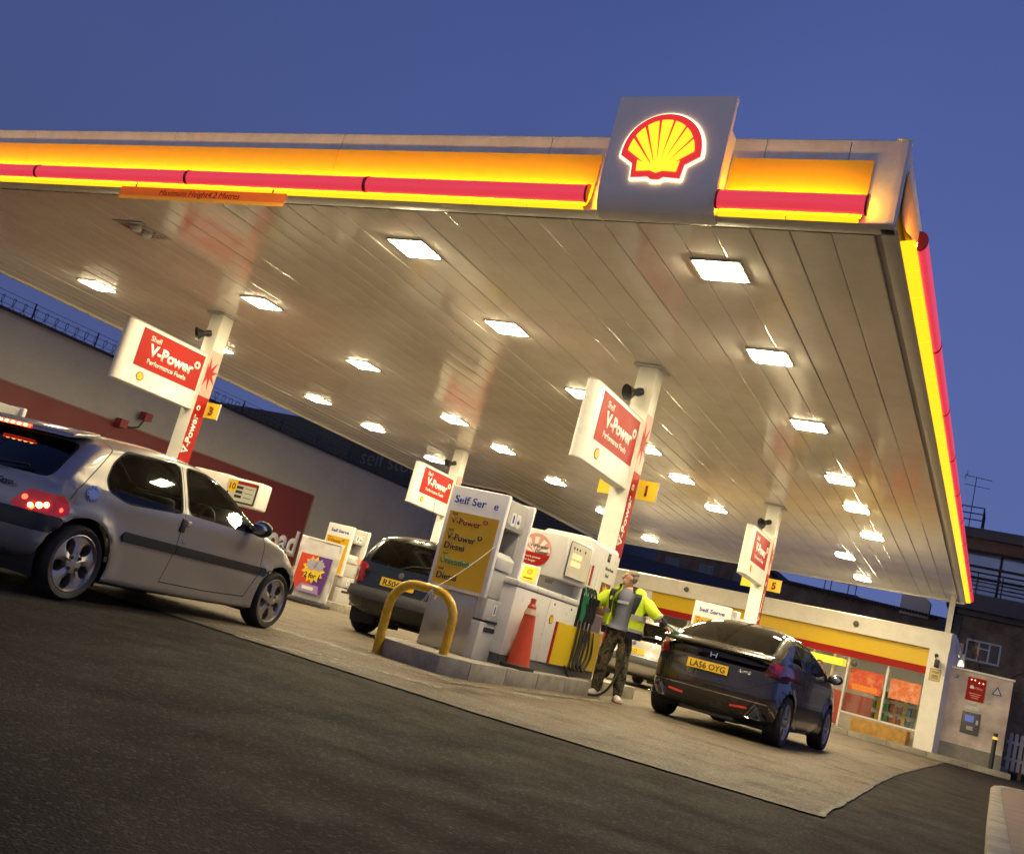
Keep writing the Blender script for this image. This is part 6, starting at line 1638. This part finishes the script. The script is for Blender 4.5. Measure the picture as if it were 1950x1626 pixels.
def camo():
    m = mat('camouflage', (.12, .10, .055), .85); nt = m.node_tree; N = nt.nodes; L = nt.links; b = N['Principled BSDF']
    tc = N.new('ShaderNodeTexCoord'); n = N.new('ShaderNodeTexNoise'); n.inputs['Scale'].default_value = 14; n.inputs['Detail'].default_value = 2; L.new(tc.outputs['Object'], n.inputs['Vector'])
    r = N.new('ShaderNodeValToRGB'); r.color_ramp.interpolation = 'CONSTANT'; e = r.color_ramp.elements
    e[0].position = 0; e[0].color = (.025, .020, .015, 1); e[1].position = .44; e[1].color = (.10, .085, .04, 1)
    for p, c in ((.53, (.17, .12, .07, 1)), (.60, (.055, .065, .03, 1))): q = e.new(p); q.color = c
    L.new(n.outputs[0], r.inputs[0]); L.new(r.outputs[0], b.inputs['Base Color']); return m
def shoe(p, d, m, ms, t):
    d = Vector((d[0], d[1], 0)).normalized(); s = Vector((-d.y, d.x, 0)); M = Matrix((d, s, Vector((0, 0, 1)))).transposed().to_4x4(); M.translation = Vector((p[0], p[1], 0))
    b = MB()
    rows = []
    for x, w, h in ((-.085, .030, .10), (-.06, .040, .12), (0, .042, .11), (.07, .048, .075), (.13, .048, .06), (.175, .036, .05), (.195, .014, .035)):
        rows.append([b.bm.verts.new(M @ Vector((x, w*math.cos(a), .022+h*.9*max(0, math.sin(a))**.7))) for a in [math.pi*k/10 for k in range(11)]])
    for A, B in zip(rows, rows[1:]):
        for k in range(10): b.bm.faces.new((A[k], A[k+1], B[k+1], B[k]))
    b.bm.faces.new(rows[0]); b.bm.faces.new(rows[-1]); o = b.build('shoe', m, t, smooth=True)
    b = MB(); out = [(-.092, -.034), (.0, -.047), (.10, -.053), (.17, -.042), (.203, 0), (.17, .042), (.10, .053), (0, .047), (-.092, .034)]
    b.prism([M @ Vector((x, y, 0)) for x, y in out], (0, 0, .026)); b.build('sole', ms, o, bevel=.006)

def pump_man():
    # local frame = world axes, origin on the ground between his feet
    ox, oy = -4.44, 12.66
    J = dict(pel=(.02, .0, .90), waist=(.03, .0, 1.02), chest=(.02, .0, 1.22), up=(.01, .0, 1.37), neck=(-.005, -.01, 1.455), head=(-.02, -.02, 1.575), face=(-.85, -.55, -.05),
             shr=(-.19, .0, 1.365), elr=(-.36, -.10, 1.16), wrr=(-.50, -.05, 1.06), har=(-.58, -.02, 1.04), pnr=(0, .6, -.6),
             shl=(.21, .0, 1.365), ell=(.42, -.03, 1.19), wrl=(.58, .03, 1.08), hal=(.65, .06, 1.055), pnl=(0, 0, -1),
             hil=(.11, 0, .86), knl=(.14, -.03, .48), anl=(.15, .02, .09), hir=(-.08, 0, .86), knr=(-.12, -.02, .48), anr=(-.15, .03, .09))
    t, j, body = person('man in a yellow reflective jacket and camouflage trousers holding a green fuel nozzle', (ox, oy, 0), 0, J, {}, ('grey', (.24, .20, .17)), hands=((1, 1.25), (-1, 1.0)))
    hv = mat('hi_vis_yellow', (.62, .80, .03), .6, var=.10, scale=7, bump=.3, bscale=30)
    navy = mat('navy_cloth', (.012, .014, .028), .8); silver = mat('reflective_band', (.34, .32, .34), .4, var=.1)
    # trousers
    garment('trousers', [[('p', j['pel']+Vector((0, 0, .06)), .150), ('c', j['pel'], .150), ('l', j['hil']-Vector((0, 0, .06)), .112), ('l2', j['knl'], .088), ('l3', j['anl']+Vector((0, 0, .10)), .080), ('l4', j['anl']-Vector((0, 0, .035)), .072)], [('c', 0, 0), ('r', j['hir']-Vector((0, 0, .06)), .112), ('r2', j['knr'], .088), ('r3', j['anr']+Vector((0, 0, .10)), .080), ('r4', j['anr']-Vector((0, 0, .035)), .072)]], camo(), t, 1, .014)
    # grey blue t-shirt
    garment('t_shirt', [[('a', (.02, .0, .90), (.165, .150)), ('b', (.03, .0, 1.05), (.165, .145)), ('c', (.02, .0, 1.25), (.175, .140)), ('d', (.01, 0, 1.385), (.14, .11)), ('e', (.0, -.005, 1.445), (.078, .075))], [('d', 0, 0), ('sr', (-.12, 0, 1.372), .088)], [('d', 0, 0), ('sl', (.14, 0, 1.372), .088)]], mat('tshirt_grey', (.17, .18, .25), .85, var=.1), t, 1, .007)
    plate(.15, .035, frame((.02, -.17, 1.245), (1, 0, .05), (0, .12, 1)), .004, 'chest_print', mat('shirt_print', (.42, .44, .52), .7), t)
    # jacket, open at the front: two fronts and a back with sleeves
    def arc_shell(nm, a0, a1, m, zs, n=18, thick=.02):
        b = MB(); rows = []
        for z, rx, ry, cx, cy in zs:
            row = []
            for k in range(n+1):
                a = R(a0+(a1-a0)*k/n); w = noise.noise(Vector((math.cos(a)*2.2, math.sin(a)*2.2, z*7)))*.018
                row.append(b.bm.verts.new((cx+(rx+w)*math.cos(a), cy+(ry+w)*math.sin(a), z)))
            rows.append(row)
        for A, B in zip(rows, rows[1:]):
            for k in range(n): b.bm.faces.new((A[k], A[k+1], B[k+1], B[k]))
        r = bmesh.ops.extrude_face_region(b.bm, geom=b.bm.faces[:])
        for g in r['geom']:
            if isinstance(g, bmesh.types.BMVert): g.co += (g.co-Vector((.02, 0, g.co.z))).normalized()*thick
        return b.build(nm, m, t, smooth=True)
    prof = [(.84, .245, .205), (.92, .252, .21), (1.0, .254, .21), (1.08, .252, .205), (1.17, .255, .20), (1.27, .262, .19), (1.34, .250, .172), (1.39, .215, .142), (1.425, .165, .11)]
    Z = lambda a, b_: [(z, rx, ry, .02, 0.0) for z, rx, ry in prof if a-1e-6 <= z <= b_+1e-6]
    arc_shell('jacket', -58, 238, hv, Z(.92, 1.41), 40)
    arc_shell('jacket_hem', -58, 238, navy, [(.82, .244, .204, .02, 0), (.87, .25, .21, .02, 0), (.925, .256, .214, .02, 0)], 40)
    arc_shell('reflective_band', -58, 238, silver, [(1.065, .275, .229, .02, 0), (1.125, .278, .228, .02, 0)], 40, .006)
    arc_shell('hem_band', -58, 238, silver, [(.905, .276, .235, .02, 0), (.945, .277, .236, .02, 0)], 40, .006)
    garment('jacket_yoke', [[('a', (-.21, .0, 1.36), .112), ('b', (-.10, .015, 1.375), .115), ('c', (.0, .05, 1.365), .10), ('d', (.12, .015, 1.375), .115), ('e', (.24, 0, 1.36), .112)]], hv, t, 2, .006)
    # dark collar and open lapels
    arc_shell('collar', -50, 230, navy, [(1.385, .155, .115, .0, -.01), (1.43, .118, .10, -.0, -.01), (1.475, .112, .10, -.0, -.012)], 26, .015)
    for s in (1, -1):
        a = R(-58) if s > 0 else R(238)
        b = MB(); P = [(z, .02+(rx+.012)*math.cos(a), (ry+.014)*math.sin(a)) for z, rx, ry in prof if 1.05 < z < 1.40]
        A = [b.bm.verts.new((x, y-.012, z)) for z, x, y in P]; B = [b.bm.verts.new((x+s*(.03+.06*max(0, (z-1.08)/.3)), y-.012+.03, z)) for z, x, y in P]
        for k in range(len(P)-1): b.bm.faces.new((A[k], A[k+1], B[k+1], B[k]))
        o = b.build('lapel', navy, t, smooth=True); q = o.modifiers.new('thick', 'SOLIDIFY'); q.thickness = .012
    # sleeves
    for s, S_ in (('r', -1), ('l', 1)):
        sh = j['sh'+s]; el = j['el'+s]; wr = j['wr'+s]
        garment('sleeve', [[('a', sh+Vector((-S_*.06, 0, -.02)), .105), ('b', sh+Vector((S_*.01, 0, -.005)), .092), ('c', el, .080), ('d', el+(wr-el)*.62, .062)]], hv, t, 1, .010)
        p0 = el+(wr-el)*.58; p1 = el+(wr-el)*.92; b = MB(); b.tube([p0, p1], [.058, .048], 16); b.build('cuff', navy, t, smooth=True)
        p0 = el+(wr-el)*.25; p1 = el+(wr-el)*.40; b = MB(); b.tube([p0, p1], [.079, .074], 18, caps=False); b.build('sleeve_band', silver, t, smooth=True)
    wt = mat('trainer_white', (.66, .62, .58), .6, dirt=(.3, .25, .2), damt=.4)
    shoe((j['anr'].x, j['anr'].y), (-.35, -.94), wt, mat('sole_red', (.45, .12, .08), .6), t); shoe((j['anl'].x, j['anl'].y), (.55, -.83), wt, mat('sole_red', (.45, .12, .08), .6), t)
    # green fuel nozzle in his left hand and its hose
    h = Vector((ox, oy, 0))+j['hal']
    n = thing('fuel_nozzle', 'green fuel nozzle on a looping black hose, held by the man in yellow', 'fuel nozzle', tuple(h))
    d = Vector((.80, .42, -.35)).normalized()
    b = MB(); b.tube([-d*.10+Vector((0, 0, .02)), d*.02+Vector((0, 0, .01)), d*.10, d*.16], [.020, .026, .040, .034], 12); b.build('nozzle_body', mat('nozzle_green', (.01, .14, .085), .5), n, smooth=True)
    b = MB(); b.tube([d*.15, d*.24+Vector((0, 0, -.005)), d*.30+Vector((0, 0, -.03))], .013, 10); b.build('spout', M_STEEL, n, smooth=True)
    b = MB(); b.tube([-d*.08+Vector((0, 0, -.02)), Vector((0, 0, -.055)), d*.07+Vector((0, 0, -.04))], .007, 8); b.build('trigger_guard', M_BLACK, n)
    W0 = [h-d*.10, h-d*.20+Vector((0, 0, .05)), h+Vector((-.40, -.10, .08)), h+Vector((-.50, -.14, -.12)), h+Vector((-.48, -.16, -.50)), Vector((-4.30, 12.42, .22)), Vector((-4.42, 12.36, .05)), Vector((-4.60, 12.25, .04)), Vector((-4.72, 12.05, .14)), Vector((-4.76, 11.95, .25)), Vector((-4.79, 11.92, .30))]
    Q = []
    for i in range(len(W0)-1):
        p0, p1, p2, p3 = W0[max(0, i-1)], W0[i], W0[i+1], W0[min(len(W0)-1, i+2)]
        for s in range(8):
            u = s/8; Q.append(0.5*((2*p1)+(p2-p0)*u+(2*p0-5*p1+4*p2-p3)*u*u+(3*p1-p0-3*p2+p3)*u**3)-h)
    b = MB(); b.tube(Q, .017, 10); b.build('hose', M_RUBBER, n, smooth=True)
pump_man()
def bystander(label, loc, rz, top, legs, hair, nm):
    J = dict(pel=(.0, .0, .90), waist=(.0, .0, 1.04), chest=(.0, .0, 1.24), up=(.0, .0, 1.40), neck=(0, -.0, 1.48), head=(0, -.015, 1.60), face=(0, -1, 0),
             shr=(-.18, 0, 1.38), elr=(-.22, .03, 1.10), wrr=(-.20, -.08, .88), har=(-.20, -.10, .80), pnr=(1, 0, 0), shl=(.18, 0, 1.38), ell=(.22, .03, 1.10), wrl=(.20, -.08, .88), hal=(.20, -.10, .80), pnl=(-1, 0, 0),
             hil=(.09, 0, .86), knl=(.10, -.03, .48), anl=(.10, .02, .09), hir=(-.09, 0, .86), knr=(-.10, .03, .48), anr=(-.10, .06, .09))
    t, j, body = person(label, loc, rz, J, {}, hair)
    garment('trousers', [[('p', j['pel']+Vector((0, 0, .08)), .145), ('c', j['pel'], .145), ('l', j['hil']-Vector((0, 0, .06)), .105), ('l2', j['knl'], .075), ('l4', j['anl']-Vector((0, 0, .02)), .062)], [('c', 0, 0), ('r', j['hir']-Vector((0, 0, .06)), .105), ('r2', j['knr'], .075), ('r4', j['anr']-Vector((0, 0, .02)), .062)]], mat(nm+'_trousers', legs, .85), t, 1)
    garment('top', [[('a', (0, 0, .90), .155), ('b', (0, 0, 1.06), .15), ('c', (0, 0, 1.25), .165), ('d', (0, 0, 1.385), .12), ('e', (0, 0, 1.44), .065)], [('d', 0, 0), ('r1', j['shr'], .085), ('r2', j['elr'], .065), ('r3', j['wrr'], .048)], [('d', 0, 0), ('l1', j['shl'], .085), ('l2', j['ell'], .065), ('l3', j['wrl'], .048)]], mat(nm+'_top', top, .85, var=.12), t, 1)
    for a in ('anr', 'anl'): shoe((j[a].x, j[a].y), (0, -1), M_BLACK, M_DGREY, t)
bystander('fair haired person in a pink top standing between the totem and the nearest pump', (-6.72, 14.1, 0), 35, (.45, .20, .17), (.05, .06, .10), ('blond', (.45, .30, .14)), 'pink')
bystander('person in a red top standing by the white post at the shop door', (-4.75, 31.0, .135), 10, (.45, .04, .03), (.03, .03, .04), ('brown', (.06, .04, .03)), 'red')
